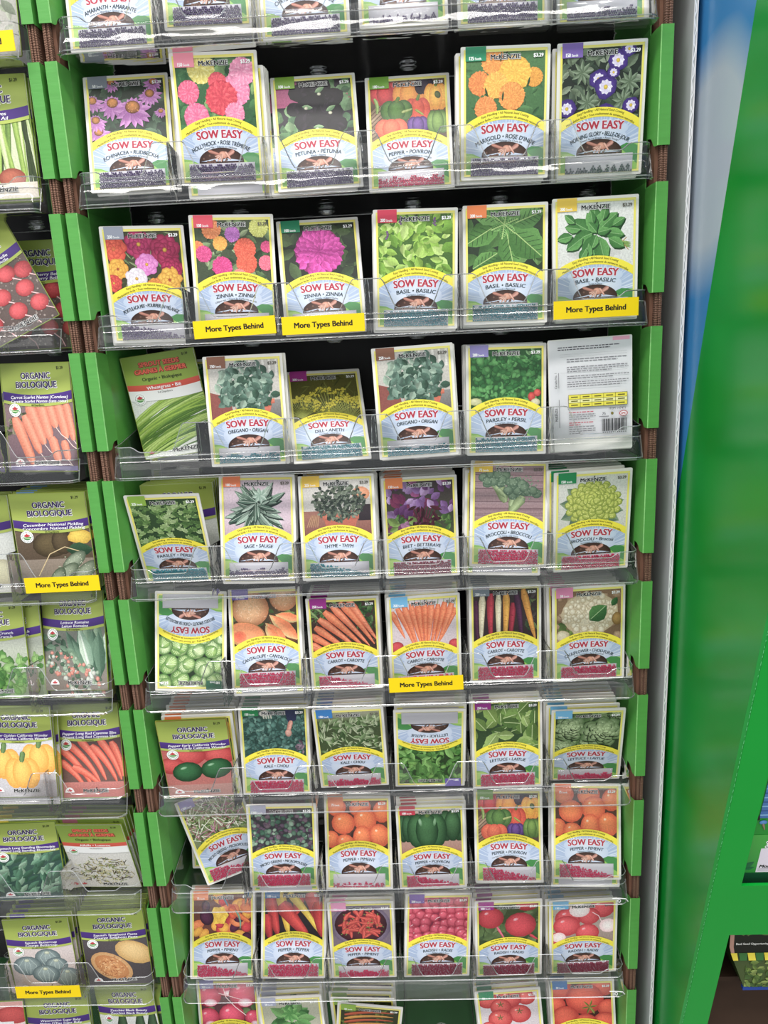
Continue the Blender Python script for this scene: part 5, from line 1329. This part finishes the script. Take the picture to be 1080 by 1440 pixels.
for c in range(6): POSE[(0, c)] = (-0.2355 + c * P, 0.012, zn(0) - 0.022 + (0, .013, 0, .005, 0, -.003)[c], (6, 2, 8, 9, 3, 4)[c], 0.5, (0.8, -0.5, 0.6, 0.3, -0.4, 0.5)[c])
POSE[(9, 2)] = (-0.0540, 0.0230, 0.5230, -12.0, -2.0, -6.5)
POSE[(3, 0)] = (-0.2275, 0.0569, 1.3586, -4.7, -0.5, 6.0)
POSE[(9, 0)] = (-0.2365, 0.0197, 0.5231, 10.8, -1.5, 2.0)
POSE[(7, 0)] = (-0.2065, 0.0372, 0.8087, 10.2, 5.0, 17.5)
POSE[(9, -1)] = (-0.3675, 0.0171, 0.5270, 5.6, -7.0, 6.5)
POSE[(0, -1)] = (-0.3705, 0.012, zn(0) - 0.022, 6, 2, 0)

def place(o, pose, flip=False):
    x, y, z, lean, yaw, roll = pose
    Mx = Matrix.Translation((x, y, z)) @ Matrix.Rotation(math.radians(yaw), 4, 'Z') @ Matrix.Rotation(math.radians(-lean), 4, 'X') @ Matrix.Rotation(math.radians(-roll), 4, 'Y')
    if flip: Mx = Mx @ Matrix.Translation((0, 0, PH)) @ Matrix.Rotation(math.pi, 4, 'Y')
    o.matrix_world = Mx; o.location = Mx.to_translation(); o.rotation_euler = Mx.to_euler()

# kind 'S' = coated-seed packet: picture, tab colour, count, title line, small line, seeds, fill, dark price
S = lambda *a: ('S',) + a
DESIGN = {
 (0,0): S('flowers', '#9a70b0', '200 Seeds', 'AMARANTH • AMARANTE', 'Love Lies Bleeding • Queue de renard', 'purple', 'full', 0),
 (0,1): S('echinacea', '#9a70b0', '100 Seeds', '', '', 'purple', 'full', 0),
 (0,2): S('flowers', '#7aa82a', '150 Seeds', 'CHRYSANTHEMUM • PYRÈTHRE', 'Painted Daisy • Feverfew', 'purple', 'full', 0),
 (0,3): S('zinniamix', '#d81f4a', '100 Seeds', '', '', 'purple', 'low', 0),
 (0,4): S('marigold', '#ef7a28', '100 Seeds', '', '', 'purple', 'full', 0),
 (0,5): S('morning', '#7a5cb0', '100 Seeds', '', '', 'purple', 'half', 0),
 (1,0): S('echinacea', '#8c93a0', '50 Seeds', 'ECHINACEA • RUDBECKIA', 'Coneflower • Pourpre échinacée', 'purple', 'full', 0),
 (1,1): S('hollyhock', '#f08aa0', '150 Seeds', 'HOLLYHOCK • ROSE TRÉMIÈRE', 'Giant Mix • Géante en mélange', 'purple', 'full', 0),
 (1,2): S('black', '#7aa82a', '100 Seeds', 'PETUNIA • PÉTUNIA', 'Black • Noire', 'purple', 'full', 0),
 (1,3): S('peppermix', '#6fa52c', '100 Seeds', 'PEPPER • POIVRON', 'Hot Bell Mix • Carré Couleurs en mélange', 'red', 'half', 0),
 (1,4): S('marigold', '#0f8a5f', '125 Seeds', "MARIGOLD • ROSE D'INDE", 'Best Mix • Mélange De Choix De', 'purple', 'full', 0),
 (1,5): S('morning', '#7a5cb0', '150 Seeds', 'MORNING GLORY • BELLE-DE-JOUR', 'Dwarf Royal Ensign • Royal Ensign', 'grey', 'low', 0),
 (2,0): S('portulaca', '#9a9fb0', '250 Seeds', 'PORTULACA MIX • POURPIER EN MÉLANGE', '', 'purple', 'left', 0),
 (2,1): S('zinniamix', '#e8405a', '100 Seeds', 'ZINNIA • ZINNIA', 'Lilliput mix • Géant de Californie en mél.', 'purple', 'half', 1),
 (2,2): S('zinniapink', '#0f8a5f', '100 Seeds', 'ZINNIA • ZINNIA', 'Giant Dahlia • Géant Dahlia', 'purple', 'half', 0),
 (2,3): S('basil_light', '#d81f4a', '200 Seeds', 'BASIL • BASILIC', 'Compact • Compact', 'teal', 'full', 0),
 (2,4): S('basil_crinkle', '#ef7a28', '200 Seeds', 'BASIL • BASILIC', 'Mammoth • Mammouth', 'teal', 'full', 0),
 (2,5): S('basil_sweet', '#f0c62c', '200 Seeds', 'BASIL • BASILIC', 'Sweet • Doux', 'teal', 'half', 1),
 (3,1): S('oregano', '#8a5a44', '250 Seeds', 'OREGANO • ORIGAN', '', 'teal', 'half', 1),
 (3,2): S('dill', '#a8208a', '200 Seeds', 'DILL • ANETH', 'Mammoth • Long Island', 'teal', 'full', 0),
 (3,3): S('oregano', '#8a5a44', '250 Seeds', 'OREGANO • ORIGAN', '', 'teal', 'half', 1),
 (3,4): S('parsley_curly', '#8f86c4', '200 Seeds', 'PARSLEY • PERSIL', 'Evergreen • Evergreen', 'teal', 'full', 0),
 (4,0): S('parsley_flat', '#8cb43a', '225 Seeds', 'PARSLEY • PERSIL', 'Italian Giant • Géant Italien', 'teal', 'full', 0),
 (4,1): S('sage', '#f0783c', '100 Seeds', 'SAGE • SAUGE', '', 'purple', 'half', 1),
 (4,2): S('thyme', '#f2c530', '225 Seeds', 'THYME • THYM', '', 'teal', 'left', 1),
 (4,3): S('beet', '#f08030', '150 Seeds', 'BEET • BETTERAVE', "Bull's Blood • Bull's Blood", 'maroon', 'full', 0),
 (4,4): S('broccoli', '#e8c02c', '75 Seeds', 'BROCCOLI • BROCCOLI', 'De Cicco • De Cicco', 'red', 'full', 1),
 (4,5): S('romanesco', '#0a8a50', '150 Seeds', 'BROCCOLI • Brocoli', 'Romanesco • Romanesco', 'red', 'full', 1),
 (5,0): S('brussels', '#1e6a4a', '100 Seeds', 'BRUSSELS SPROUTS • CHOU DE BRUXELLES', '', 'red', 'none', 0),
 (5,1): S('cantaloupe', '#6a58b0', '75 Seeds', 'CANTALOUPE • CANTALOUP', 'Honey Rock • Honey Rock', 'red', 'full', 1),
 (5,2): S('carrot', '#a0188c', '250 Seeds', 'CARROT • CAROTTE', '', 'red', 'left', 0),
 (5,3): S('carrot_fan', '#6ab4e0', '250 Seeds', 'CARROT • CAROTTE', 'Little Fingers • Little Fingers', 'red', 'full', 1),
 (5,4): S('carrot_rainbow', '#7f8a96', '250 Seeds', 'CARROT • CAROTTE', 'Rainbow mix • arc en ciel en mélange', 'red', 'full', 0),
 (5,5): S('cauliflower', '#e886b4', '50 Seeds', 'CAULIFLOWER • CHOU-FLEUR', 'Early Snowball • Early Snowball', 'red', 'full', 0),
 (6,1): S('kale', '#0a8a4a', '150 Seeds', 'KALE • CHOU', '', 'red', 'full', 0),
 (6,2): S('kale2', '#1a78c0', '150 Seeds', 'KALE • CHOU', '', 'red', 'half', 1),
 (6,3): S('lettuce_up', '#6a58b0', '200 Seeds', 'LETTUCE • LAITUE', '', 'grey', 'none', 1),
 (6,4): S('lettuce_leaf', '#98208a', '250 Seeds', 'LETTUCE • LAITUE', '', 'red', 'full', 0),
 (6,5): S('lettuce_butter', '#6ab4e0', '250 Seeds', 'LETTUCE • LAITUE', '', 'red', 'half', 0),
 (7,0): S('micro', '#8f86c4', '1200 Seeds', 'MICRO GREENS • MICROPOUSSES', 'Mild mix • mélange doux', 'red', 'left', 0),
 (7,1): S('micro_purple', '#a8acc4', '1200 Seeds', 'MICRO GREENS • MICROPOUSSES', 'Spicy mix • mélange épicé', 'red', 'full', 0),
 (7,2): S('pepper_orange', '#f08040', '75 Seeds', 'PEPPER • PIMENT', 'Habanero • Habanero', 'red', 'low', 0),
 (7,3): S('pepper_green', '#d01c40', '100 Seeds', 'PEPPER • POIVRON', 'California Wonder • California Wonder', 'red', 'left', 0),
 (7,4): S('peppermix', '#6fa52c', '100 Seeds', 'PEPPER • POIVRON', 'Hot Bell Mix • Carré Couleurs en mélange', 'red', 'left', 0),
 (7,5): S('pepper_orange', '#f07038', '75 Seeds', 'PEPPER • PIMENT', 'Habanero • Habanero', 'red', 'left', 0),
 (8,0): S('pepper_small', '#f08040', '75 Seeds', 'PEPPER • PIMENT', 'Hot mix • Piquant en mélange', 'red', 'left', 0),
 (8,1): S('pepper_long', '#1a70b0', '100 Seeds', 'PEPPER • PEPPER', 'Sweet • Doux', 'red', 'full', 0),
 (8,2): S('chili', '#f090c0', '100 Seeds', 'PEPPER • PIMENT', 'Cayenne • Cayenne', 'red', 'half', 0),
 (8,3): S('radish_cherry', '#7a58b0', '200 Seeds', 'RADISH • RADIS', 'Cherry Belle • Cherry Belle', 'maroon', 'full', 0),
 (8,4): S('radish_big', '#a01888', '200 Seeds', 'RADISH • RADIS', '', 'maroon', 'full', 0),
 (8,5): S('radish_slice', '#6ab4e0', '150 Seeds', 'RADISH • RADIS', 'Sparkler • Sparkler', 'maroon', 'full', 1),
 (9,0): S('radish_red', '#8f86c4', '200 Seeds', 'RADISH • RADIS', '', 'red', 'full', 0),
 (9,1): S('basil_genovese', '#a8acc4', '50 Seeds', 'SPINACH • ÉPINARD', '', 'red', 'full', 0),
 (9,2): S('pepper_dark', '#8cb43a', '50 Seeds', 'SQUASH • COURGE', '', 'red', 'full', 0),
 (9,4): S('tomato_truss', '#0a8a5a', '50 Seeds', 'TOMATO • TOMATE', '', 'red', 'full', 0),
 (9,5): S('tomato_big', '#2a78c0', '50 Seeds', 'TOMATO • TOMATE', '', 'red', 'full', 0),
 # organic packets: kind, picture, line 1, line 2, days, tab on the stack
 (6,0): ('O', 'pepper_org', 'Pepper Early California Wonder', 'Poivron Early California Wonder', '75 Days/Jours', None),
 (0,-1): ('O', 'grey_org', 'Organic Seeds', 'Semences', '', None),
 (1,-1): ('O', 'chives', 'Garlic Chives', 'Ciboulette Ail', '80 Days/Jours', None),
 (2,-1): ('O', 'radish_org', 'Radish Cherry Belle', 'Radis Cherry Belle', '25 Days/Jours', None),
 (3,-1): ('O', 'carrot_org', 'Carrot Scarlet Nantes (Coreless)', 'Carotte Scarlet Nantes (sans coeur)', '68 Days/Jours', None),
 (4,-1): ('O', 'cucumber', 'Cucumber National Pickling', 'Concombre National Pickling', '55 Days/Jours', '#6a9cd8'),
 (5,-1): ('O', 'romaine', 'Lettuce Romaine', 'Laitue Romaine', '65-85 Days/Jours', None),
 (6,-1): ('O', 'cayenne', 'Pepper Long Red Cayenne Slim', 'Piment Long Red Cayenne Slim', '75 Days/Jours', None),
 (7,-1): ('P', 'alfalfa', 'Alfalfa • Luzerne', '4-6 Days/Jours', '', '#b86a7c'),
 (8,-1): ('O', 'squash_spag', 'Squash Spaghetti Pasta', 'Courge Spaghetti Pasta', '75 Days/Jours', None),
 (9,-1): ('O', 'zucchini', 'Zucchini Black Beauty', 'Zucchini Black Beauty', '55 Days/Jours', None),
 (4,-2): ('O', 'melon', 'Cucumber Lemon', 'Concombre Lemon', '60 Days/Jours', None),
 (5,-2): ('O', 'salad', 'Lettuce Salad Crunch', 'Laitue Salad Crunch', '50 Days/Jours', None),
 (6,-2): ('O', 'pepper_golden', 'Pepper Golden California Wonder', 'Poivron Golden California Wonder', '73 Days/Jours', None),
 (7,-2): ('O', 'spinach', 'Spinach Long Standing Bloomsdale', 'Épinard Long Standing Bloomsdale', '40-46 Days/Jours', '#e8d030'),
 (8,-2): ('O', 'buttercup', 'Squash Buttercup', 'Courge Buttercup', '95-100 Days/Jours', '#5c4a9c'),
 (9,-2): ('O', 'watermelon', 'Watermelon Sugar Baby', "Melon D'Eau Sugar Baby", '75 Days/Jours', None),
 (9,-3): ('T', 'tomate', '', '', '', None),
 (3,0): ('P', 'wheatgrass', 'Wheatgrass • Blé', '5-6 Days/Jours', '', None),
 (3,5): ('R',),
}
LABEL = {
 (0,0): 'amaranth seed packet in the tray above the coneflower packet', (0,1): 'seed packet standing between the amaranth and chrysanthemum packets', (0,2): 'chrysanthemum seed packet above the black flower packet',
 (0,3): 'seed packet with a thin row of seeds, above the mixed pepper packet', (0,4): 'seed packet with dark seeds above the orange marigold packet', (0,5): 'seed packet above the purple morning glory packet',
 (1,0): 'seed packet with pink coneflowers and orange centres', (1,1): 'tall standing seed packet with pink and red hollyhocks', (1,2): 'seed packet with nearly black flowers, beside the hollyhock packet',
 (1,3): 'mixed bell pepper packet standing between black flower and marigold packets', (1,4): 'seed packet with yellow and orange marigolds', (1,5): 'seed packet with violet and white morning glories',
 (2,0): 'portulaca seed packet with red, white, pink and yellow blooms', (2,1): 'zinnia seed packet with many mixed coloured blooms', (2,2): 'zinnia seed packet with one large magenta bloom',
 (2,3): 'basil seed packet with bright light green leaves', (2,4): 'basil seed packet with large crinkled dark green leaves', (2,5): 'basil seed packet with a tied bunch on white',
 (3,0): 'tilted wheatgrass sprout packet with green header and red band', (3,1): 'oregano seed packet between the wheatgrass and dill packets', (3,2): 'dill seed packet with yellow flower heads, leaning back',
 (3,3): 'oregano seed packet between the dill and curly parsley packets', (3,4): 'parsley seed packet with dense curly dark green leaves', (3,5): 'white seed packet turned to show its printed back and barcode',
 (4,0): 'flat-leaf parsley packet leaning forward before organic packets', (4,1): 'sage seed packet with grey green leaves on pink', (4,2): 'thyme seed packet with a potted bush', (4,3): 'beet seed packet with purple leaves',
 (4,4): 'broccoli seed packet with two florets on wood', (4,5): 'seed packet with a lime green romanesco head', (5,0): 'upside-down brussels sprouts seed packet', (5,1): 'cantaloupe seed packet with orange melon slices',
 (5,2): 'carrot seed packet with carrots lying diagonally', (5,3): 'carrot seed packet with fanned carrots and a yellow card below', (5,4): 'carrot seed packet with white, red, yellow and purple carrots', (5,5): 'cauliflower seed packet with white head and green leaf',
 (6,0): 'organic pepper packet with green header and two green peppers', (6,1): 'kale seed packet with curly blue green leaves and hands', (6,2): 'kale seed packet with pale lobed leaves', (6,3): 'upside-down lettuce seed packet with curly leaves',
 (6,4): 'lettuce seed packet with broad smooth green leaves', (6,5): 'lettuce seed packet with two round butterhead rosettes', (7,0): 'strongly tilted microgreens seed packet', (7,1): 'microgreens seed packet with small round purple and green leaves',
 (7,2): 'orange pepper seed packet between the microgreens and green pepper packets', (7,3): 'seed packet with dark green bell peppers', (7,4): 'mixed bell pepper packet between green and orange pepper packets',
 (7,5): 'orange pepper seed packet beside the rack side, standing high', (8,0): 'pepper seed packet with small mixed peppers and a yellow one', (8,1): 'pepper seed packet with long red and yellow peppers', (8,2): 'chili seed packet with a bowl of red chilies',
 (8,3): 'radish seed packet with a pile of small pink radishes', (8,4): 'radish seed packet with two big red radishes on leaves', (8,5): 'radish seed packet with cut radishes showing white flesh',
 (9,0): 'radish seed packet with red white-tipped radishes, cut off below', (9,1): 'seed packet with a bunch of green leaves on grey', (9,2): 'dark seed packet with orange and green squash, tilted', (9,4): 'tomato seed packet with round tomatoes on white', (9,5): 'tomato seed packet filled with big orange red tomatoes',
 (0,-1): 'organic seed packet above the chives packet', (1,-1): 'organic garlic chives seed packet with long green stems', (2,-1): 'strongly tilted organic radish seed packet', (3,-1): 'organic carrot seed packet with purple band',
 (4,-1): 'organic pickling cucumber seed packet above a yellow card', (5,-1): 'organic romaine lettuce seed packet', (6,-1): 'organic cayenne pepper seed packet with long red peppers', (7,-1): 'alfalfa sprout packet with orange lettering, leaning forward',
 (8,-1): 'organic spaghetti squash seed packet', (9,-1): 'organic zucchini seed packet', (4,-2): 'organic packet with a pale fruit beside the cucumber packet', (5,-2): 'organic salad lettuce packet beside the romaine packet',
 (6,-2): 'organic seed packet with golden yellow bell peppers', (7,-2): 'organic spinach seed packet', (8,-2): 'organic buttercup squash packet with grey squashes', (9,-2): 'organic watermelon seed packet', (9,-3): 'tomato seed packet beside the organic watermelon packet',
}
SHORT = {(0,0): 'amaranth', (0,2): 'chrysanthemum', (0,1): 'aster', (0,3): 'thin-filled topmost', (0,4): 'dark-seeded topmost', (0,5): 'last topmost', (1,0): 'coneflower', (1,1): 'hollyhock', (1,2): 'black flower', (1,3): 'first mixed pepper', (1,4): 'marigold', (1,5): 'morning glory',
 (2,0): 'portulaca', (2,1): 'mixed zinnia', (2,2): 'magenta zinnia', (2,3): 'light basil', (2,4): 'crinkled basil', (2,5): 'bunched basil', (3,0): 'wheatgrass', (3,1): 'potted oregano', (3,2): 'dill', (3,3): 'oregano beside curly parsley', (3,4): 'curly parsley', (3,5): 'reversed white',
 (4,0): 'flat-leaf parsley', (4,1): 'sage', (4,2): 'thyme', (4,3): 'beet', (4,4): 'broccoli', (4,5): 'romanesco', (5,0): 'brussels sprouts', (5,1): 'cantaloupe', (5,2): 'diagonal carrot', (5,3): 'fanned carrot', (5,4): 'rainbow carrot', (5,5): 'cauliflower',
 (6,0): 'organic green pepper', (6,1): 'curly kale', (6,2): 'pale kale', (6,3): 'upside-down lettuce', (6,4): 'smooth lettuce', (6,5): 'butterhead lettuce', (7,0): 'tilted microgreens', (7,1): 'purple microgreens', (7,2): 'orange pepper beside microgreens', (7,3): 'green bell pepper', (7,4): 'second mixed pepper', (7,5): 'high-standing orange pepper',
 (8,0): 'small mixed pepper', (8,1): 'long pepper', (8,2): 'chili', (8,3): 'cherry radish', (8,4): 'big radish', (8,5): 'cut radish', (9,0): 'white-tipped radish', (9,1): 'green leaf bunch', (9,2): 'dark squash', (9,4): 'round tomato', (9,5): 'big tomato',
 (0,-1): 'topmost organic', (1,-1): 'chives', (2,-1): 'organic radish', (3,-1): 'organic carrot', (4,-1): 'cucumber', (5,-1): 'romaine', (6,-1): 'cayenne', (7,-1): 'alfalfa', (8,-1): 'spaghetti squash', (9,-1): 'zucchini', (4,-2): 'pale fruit', (5,-2): 'salad lettuce', (6,-2): 'golden pepper', (7,-2): 'spinach', (8,-2): 'buttercup squash', (9,-2): 'watermelon'}
# packets standing behind the front one: count, sideways shift, (design, start pose) when they differ
STACK = {(0,0): (4, .003), (0,1): (4, .003), (0,2): (3, -.004), (0,3): (1, 0), (0,4): (4, .002), (0,5): (3, .002),
 (1,0): (1, .004), (1,1): (4, .006), (1,2): (3, -.007), (1,4): (4, -.004), (1,5): (4, -.004), (2,0): (1, -.003), (2,1): (3, -.002), (2,2): (2, .001), (2,3): (2, -.002), (2,4): (3, -.002), (2,5): (2, .001),
 (3,1): (1, .002), (3,2): (2, -.001), (3,3): (2, .002), (3,4): (3, -.003), (3,5): (1, .0), (4,1): (5, -.001), (4,2): (5, .002), (4,3): (6, -.002), (4,4): (4, -.006), (4,5): (7, -.005),
 (5,1): (2, .0), (5,2): (6, .0), (5,3): (8, -.001), (5,4): (5, .0), (5,5): (8, -.005), (6,0): (10, .004), (6,1): (4, .0), (6,2): (8, -.001), (6,3): (5, .002), (6,4): (2, -.001), (6,5): (9, -.005),
 (7,1): (2, .0), (7,2): (1, .0), (7,3): (3, .001), (7,4): (2, .001), (7,5): (2, -.001), (8,0): (2, .001), (8,1): (2, .001), (8,2): (2, .0), (8,3): (4, .0), (8,4): (7, -.001), (8,5): (9, -.003),
 (9,0): (2, .0), (9,1): (5, -.002), (9,2): (4, .001), (9,4): (6, -.001), (9,5): (4, -.001), (1,-1): (2, .0), (3,-1): (1, -.004), (4,-1): (7, .0), (5,-1): (3, .001), (6,-1): (3, .001), (7,-1): (4, .001), (8,-1): (5, .0), (9,-1): (1, 0),
 (4,-2): (3, 0), (5,-2): (1, .016), (6,-2): (2, 0), (7,-2): (5, .001), (8,-2): (6, .001), (9,-2): (1, 0)}
OWN_STACK = {(3,0): (1, (3,4), (-0.2285, 0.074, zn(3) - .028, 3, 0, 0)), (4,0): (6, (4,-2), (-0.2325, 0.050, zn(4) - .028, -4, 0, 0.5)), (7,0): (1, (7,0), (-0.2330, 0.064, zn(7) - .028, 9, 0, -0.5)),
             (2,-1): (5, (2,-1), (-0.3690, 0.062, zn(2) - .028, 4, 3, 0))}
STACK_TAB = {(6,0): '#ef7a28'}

CACHE = {}
def cached(key, fn):
    if key not in CACHE: CACHE[key] = fn()
    return CACHE[key]
def picture(name, kind):
    def mk():
        r = random.Random(hash_str(name)); g = G((5, 50, 80.5, 112.6) if kind == 'S' else (0.6, 0.6, 84.9, 117.4))
        PIC[name](g, r)
        zm = max(v[2] for v in g.V); kz = min(1.0, 0.5 / max(1e-6, zm - 0.05)); g.V = [(u, v, 0.05 + (z - 0.05) * kz) for u, v, z in g.V]
        return g.mesh('picture', M['photo'])
    return cached(('pic', name, kind), mk)
def back_print():
    g = G(dl=0.012, off=0.1); rg = random.Random(2)
    g.rect(1, 14, 84.5, 117, '#dcdbe0', '#d9d8de')
    g.rect(66, 113.5, 83, 117.2, '#eba4c0')
    def para(u0, u1, v, n, c='#77747c', h=.75):
        for i in range(n):
            u = u0; e = u1 - (rg.uniform(4, 20) if i == n - 1 else rg.uniform(0, 3))
            while u < e:
                l = min(rg.uniform(1.5, 5), e - u); g.line([(u, v - i * 2.3), (u + l, v - i * 2.3)], h, c); u += l + .8
    para(10, 76, 109.5, 2, '#55525a', 1.0); para(19, 82, 97, 2); para(19, 82, 89, 3); para(19, 82, 79.5, 2); para(19, 82, 73.5, 3)
    for v in (102.5, 100, 83.5): g.line([(12, v), (80, v)], .2, '#a8a6ac')
    u0, u1, v0, v1 = 20, 80, 47, 60
    g.rect(u0, v0, u1, v1, '#e9db30'); g.rect(u0, 51.5, u1, 55.3, '#eee9a0')
    for i in range(6): g.line([(u0 + 12 * i, v0), (u0 + 12 * i, v1)], .4, '#5c5410')
    for v in (v0, 51.5, 55.3, v1): g.line([(u0, v), (u1, v)], .35, '#5c5410')
    for i in range(5):
        for v in (49.2, 53.4, 57.6): g.line([(u0 + 12 * i + 2.5, v), (u0 + 12 * i + 9.5, v)], 1.1, '#6a6218')
    g.text('ITEM 147471', 70, 43.6, 2.4, '#4a474e', 'r', 18)
    para(20, 50, 41.5, 1, '#c0455a', 1.0); para(20, 50, 39, 3); para(20, 46, 30.5, 2, '#c0455a', 1.0); para(20, 48, 26, 4)
    g.text('75', 56, 38.5, 2.6, '#3a3840', 'b'); g.line([(51, 35.6), (61, 35.6)], .8, '#77747c'); g.blob(64.5, 38.4, 1.4, 1.6, 0, '#8a7a20', '#5c5410')
    g.blob(76, 38, 4.4, 2.9, 0, '#b8323c', '#b8323c'); g.blob(76, 38, 3.6, 2.2, 0, '#eceaee', '#eceaee'); g.text('GMO', 76, 38, 2.0, '#b8323c', 'B', 5.4)
    u = 54
    while u < 79: w = rg.uniform(.35, 1.1); g.rect(u, 20, u + w, 33, '#1c1a20'); u += w + rg.uniform(.35, .9)
    for i in range(12): g.line([(54.5 + i * 2.1, 18.6), (55.6 + i * 2.1, 18.6)], 1.0, '#3a3840')
    g.text('Canada No. 1', 7, 76, 2.2, '#55525a', 'b', 17, rot=90); g.text('McKENZIE', 7, 40, 2.4, '#44424a', 'B', 14, rot=90)
    for u_, a, b in ((10, 68, 84), (10, 26, 56)): g.line([(u_, a), (u_, b)], .7, '#8a878e')
    return g.mesh('back_print')

def build_packet(key, pose, label, group=None, full=True, dkey=None, flip=False, tab=None):
    d = DESIGN[dkey or key]; kind = d[0]
    root = empty('seed_packet'); tag(root, label, 'seed packet', group)
    link('sleeve', SLEEVE if kind in 'SR' else SLEEVE_OLIVE, root)
    if kind == 'S':
        _, pc, tabc, cnt, sub, small, sc, fill, dark = d
        link('picture', picture(pc, 'S'), root)
        link('count_tab', cached(('tab', tabc, cnt), lambda: tab_mesh(tabc, cnt)), root)
        link('brand_mark', LOGO, root)
        link('lower_print', LOWER, root)
        if full:
            link('price', PRICE_DARK if dark else PRICE, root)
            link('banner', BANNER, root)
            link('title', cached(('title', sub, small), lambda: title_mesh(sub, small)), root)
            s_ = link('seeds', seeds_mesh(sc, fill), root); s_['kind'] = 'stuff'
            link('seed_window', FILM, root)
    elif kind == 'R':
        link('back_print', cached('back', back_print), root)
    elif kind == 'T':
        link('picture', picture(d[1], 'O'), root)
    else:
        link('picture', picture(d[1], 'O'), root)
        link('header', cached(('head', d[1]), lambda: header_mesh(d[2], d[3], d[4], 'organic' if kind == 'O' else 'sprout')), root)
        sty = 'organic' if kind == 'O' else 'sprout'
        link('organic_seal', cached(('seal', sty), lambda: emblem_mesh(sty)), root)
        if full:
            link('leaf_mark', cached(('leaf', sty), lambda: foot_mark(sty)), root); link('brand_mark', cached(('foot', sty), lambda: foot_logo(sty)), root)
        if d[5] and not full: link('count_tab', cached(('tab', d[5], ''), lambda: tab_mesh(d[5], '')), root)
    place(root, pose, flip)
    return root

ORD = ('first', 'second', 'third', 'fourth', 'fifth', 'sixth', 'seventh', 'eighth', 'ninth', 'tenth')
FLIPPED = {(5,0), (6,3)}
rs = random.Random(11)
for key in sorted(DESIGN, key=lambda q: (q[0], q[1])):
    k, c = key; pose = POSE[key]
    build_packet(key, pose, LABEL[key], 'front packets of the organic rack' if c < 0 else 'front packets of the six-column rack', True, flip=key in FLIPPED)
    x, y, z, lean, yaw, roll = pose
    base = zn(k) - 0.0285
    if key in STACK:
        n, sx = STACK[key]; dk = key; st = 1; lean0 = lean
        if key == (3, 5): dk = (3, 4)
        if key == (6, 0): DESIGN['stack60'] = ('S', 'peppermix', '#ef7a28', '100 Seeds', 'PEPPER • POIVRON', '', 'red', 'full', 0); dk = 'stack60'
        zz = z - (0.012 if key == (1, 1) else 0.003) if k <= 2 else min(z, base + 0.005)
        x0, y0 = x + sx, y
    elif key in OWN_STACK:
        n, dk, p0 = OWN_STACK[key]; x0, y0, zz, lean0, yaw, roll = p0; st = 0
    else: continue
    what = SHORT[key]
    sp = 0.0029 if k < 4 else (0.0060 if n >= 4 else 0.0040)
    sp = max(0.0027, min(sp, (0.106 - y0) / (n + 1)))
    for i in range(st, st + n):
        L_ = max(lean0, min(lean0 + i * 1.1, 10.0))
        q = (x0 + rs.uniform(-.0011, .0011), y0 + i * sp / max(.8, math.cos(math.radians(lean0))) + (0.0006 if i else 0), zz + rs.uniform(0, .0012) , L_ + (i * .02), yaw, (roll if abs(roll) < 6 else 0) + rs.uniform(-.5, .5))
        build_packet(key, q, '%s seed packet back behind the %s packet' % (ORD[i - st], what), 'packets stacked behind the %s packet' % what, False, dkey=dk, flip=key in FLIPPED)

# ------------------------------------------------------------------ yellow cards in the trays
def card_print():
    g = G(dl=0.012, off=0.1)
    g.text('More Types Behind', 42.75, 9.0, 5.2, '#1c1a10', 'B', 60)
    return g.mesh('lettering')
CARD_T = card_print(); CARD = MB().box(-0.0422, 0.0422, 0, 0.0005, 0, 0.0178).mesh('card', M['yellow'])
for x, k, zb, rz, lab in ((-0.1360, 2, -0.0235, 1.6, 'yellow lettered card below the mixed zinnia packet'), (-0.0455, 2, -0.0245, 0.3, 'yellow lettered card below the magenta zinnia packet'), (0.2290, 2, -0.0220, 0.4, 'yellow lettered card below the bunched basil packet'),
                      (0.0458, 5, -0.0125, 1.0, 'yellow lettered card below the fanned carrot packet'), (-0.3545, 4, -0.0160, 0.5, 'yellow lettered card below the pickling cucumber packet'),
                      (-0.4545, 8, -0.0150, 0.6, 'yellow lettered card below the buttercup squash packet'), (-0.3625, 0, -0.0275, 0.8, 'yellow lettered card above the chives packet')):
    o = tag(empty('tray_card', (x, -0.0150, zn(k) + zb)), lab, 'card', 'yellow cards in the trays')
    link('card', CARD, o); link('lettering', CARD_T, o); o.rotation_euler = (0, math.radians(-rz), 0)

bpy.data.objects.remove(_to); bpy.data.curves.remove(_tc)
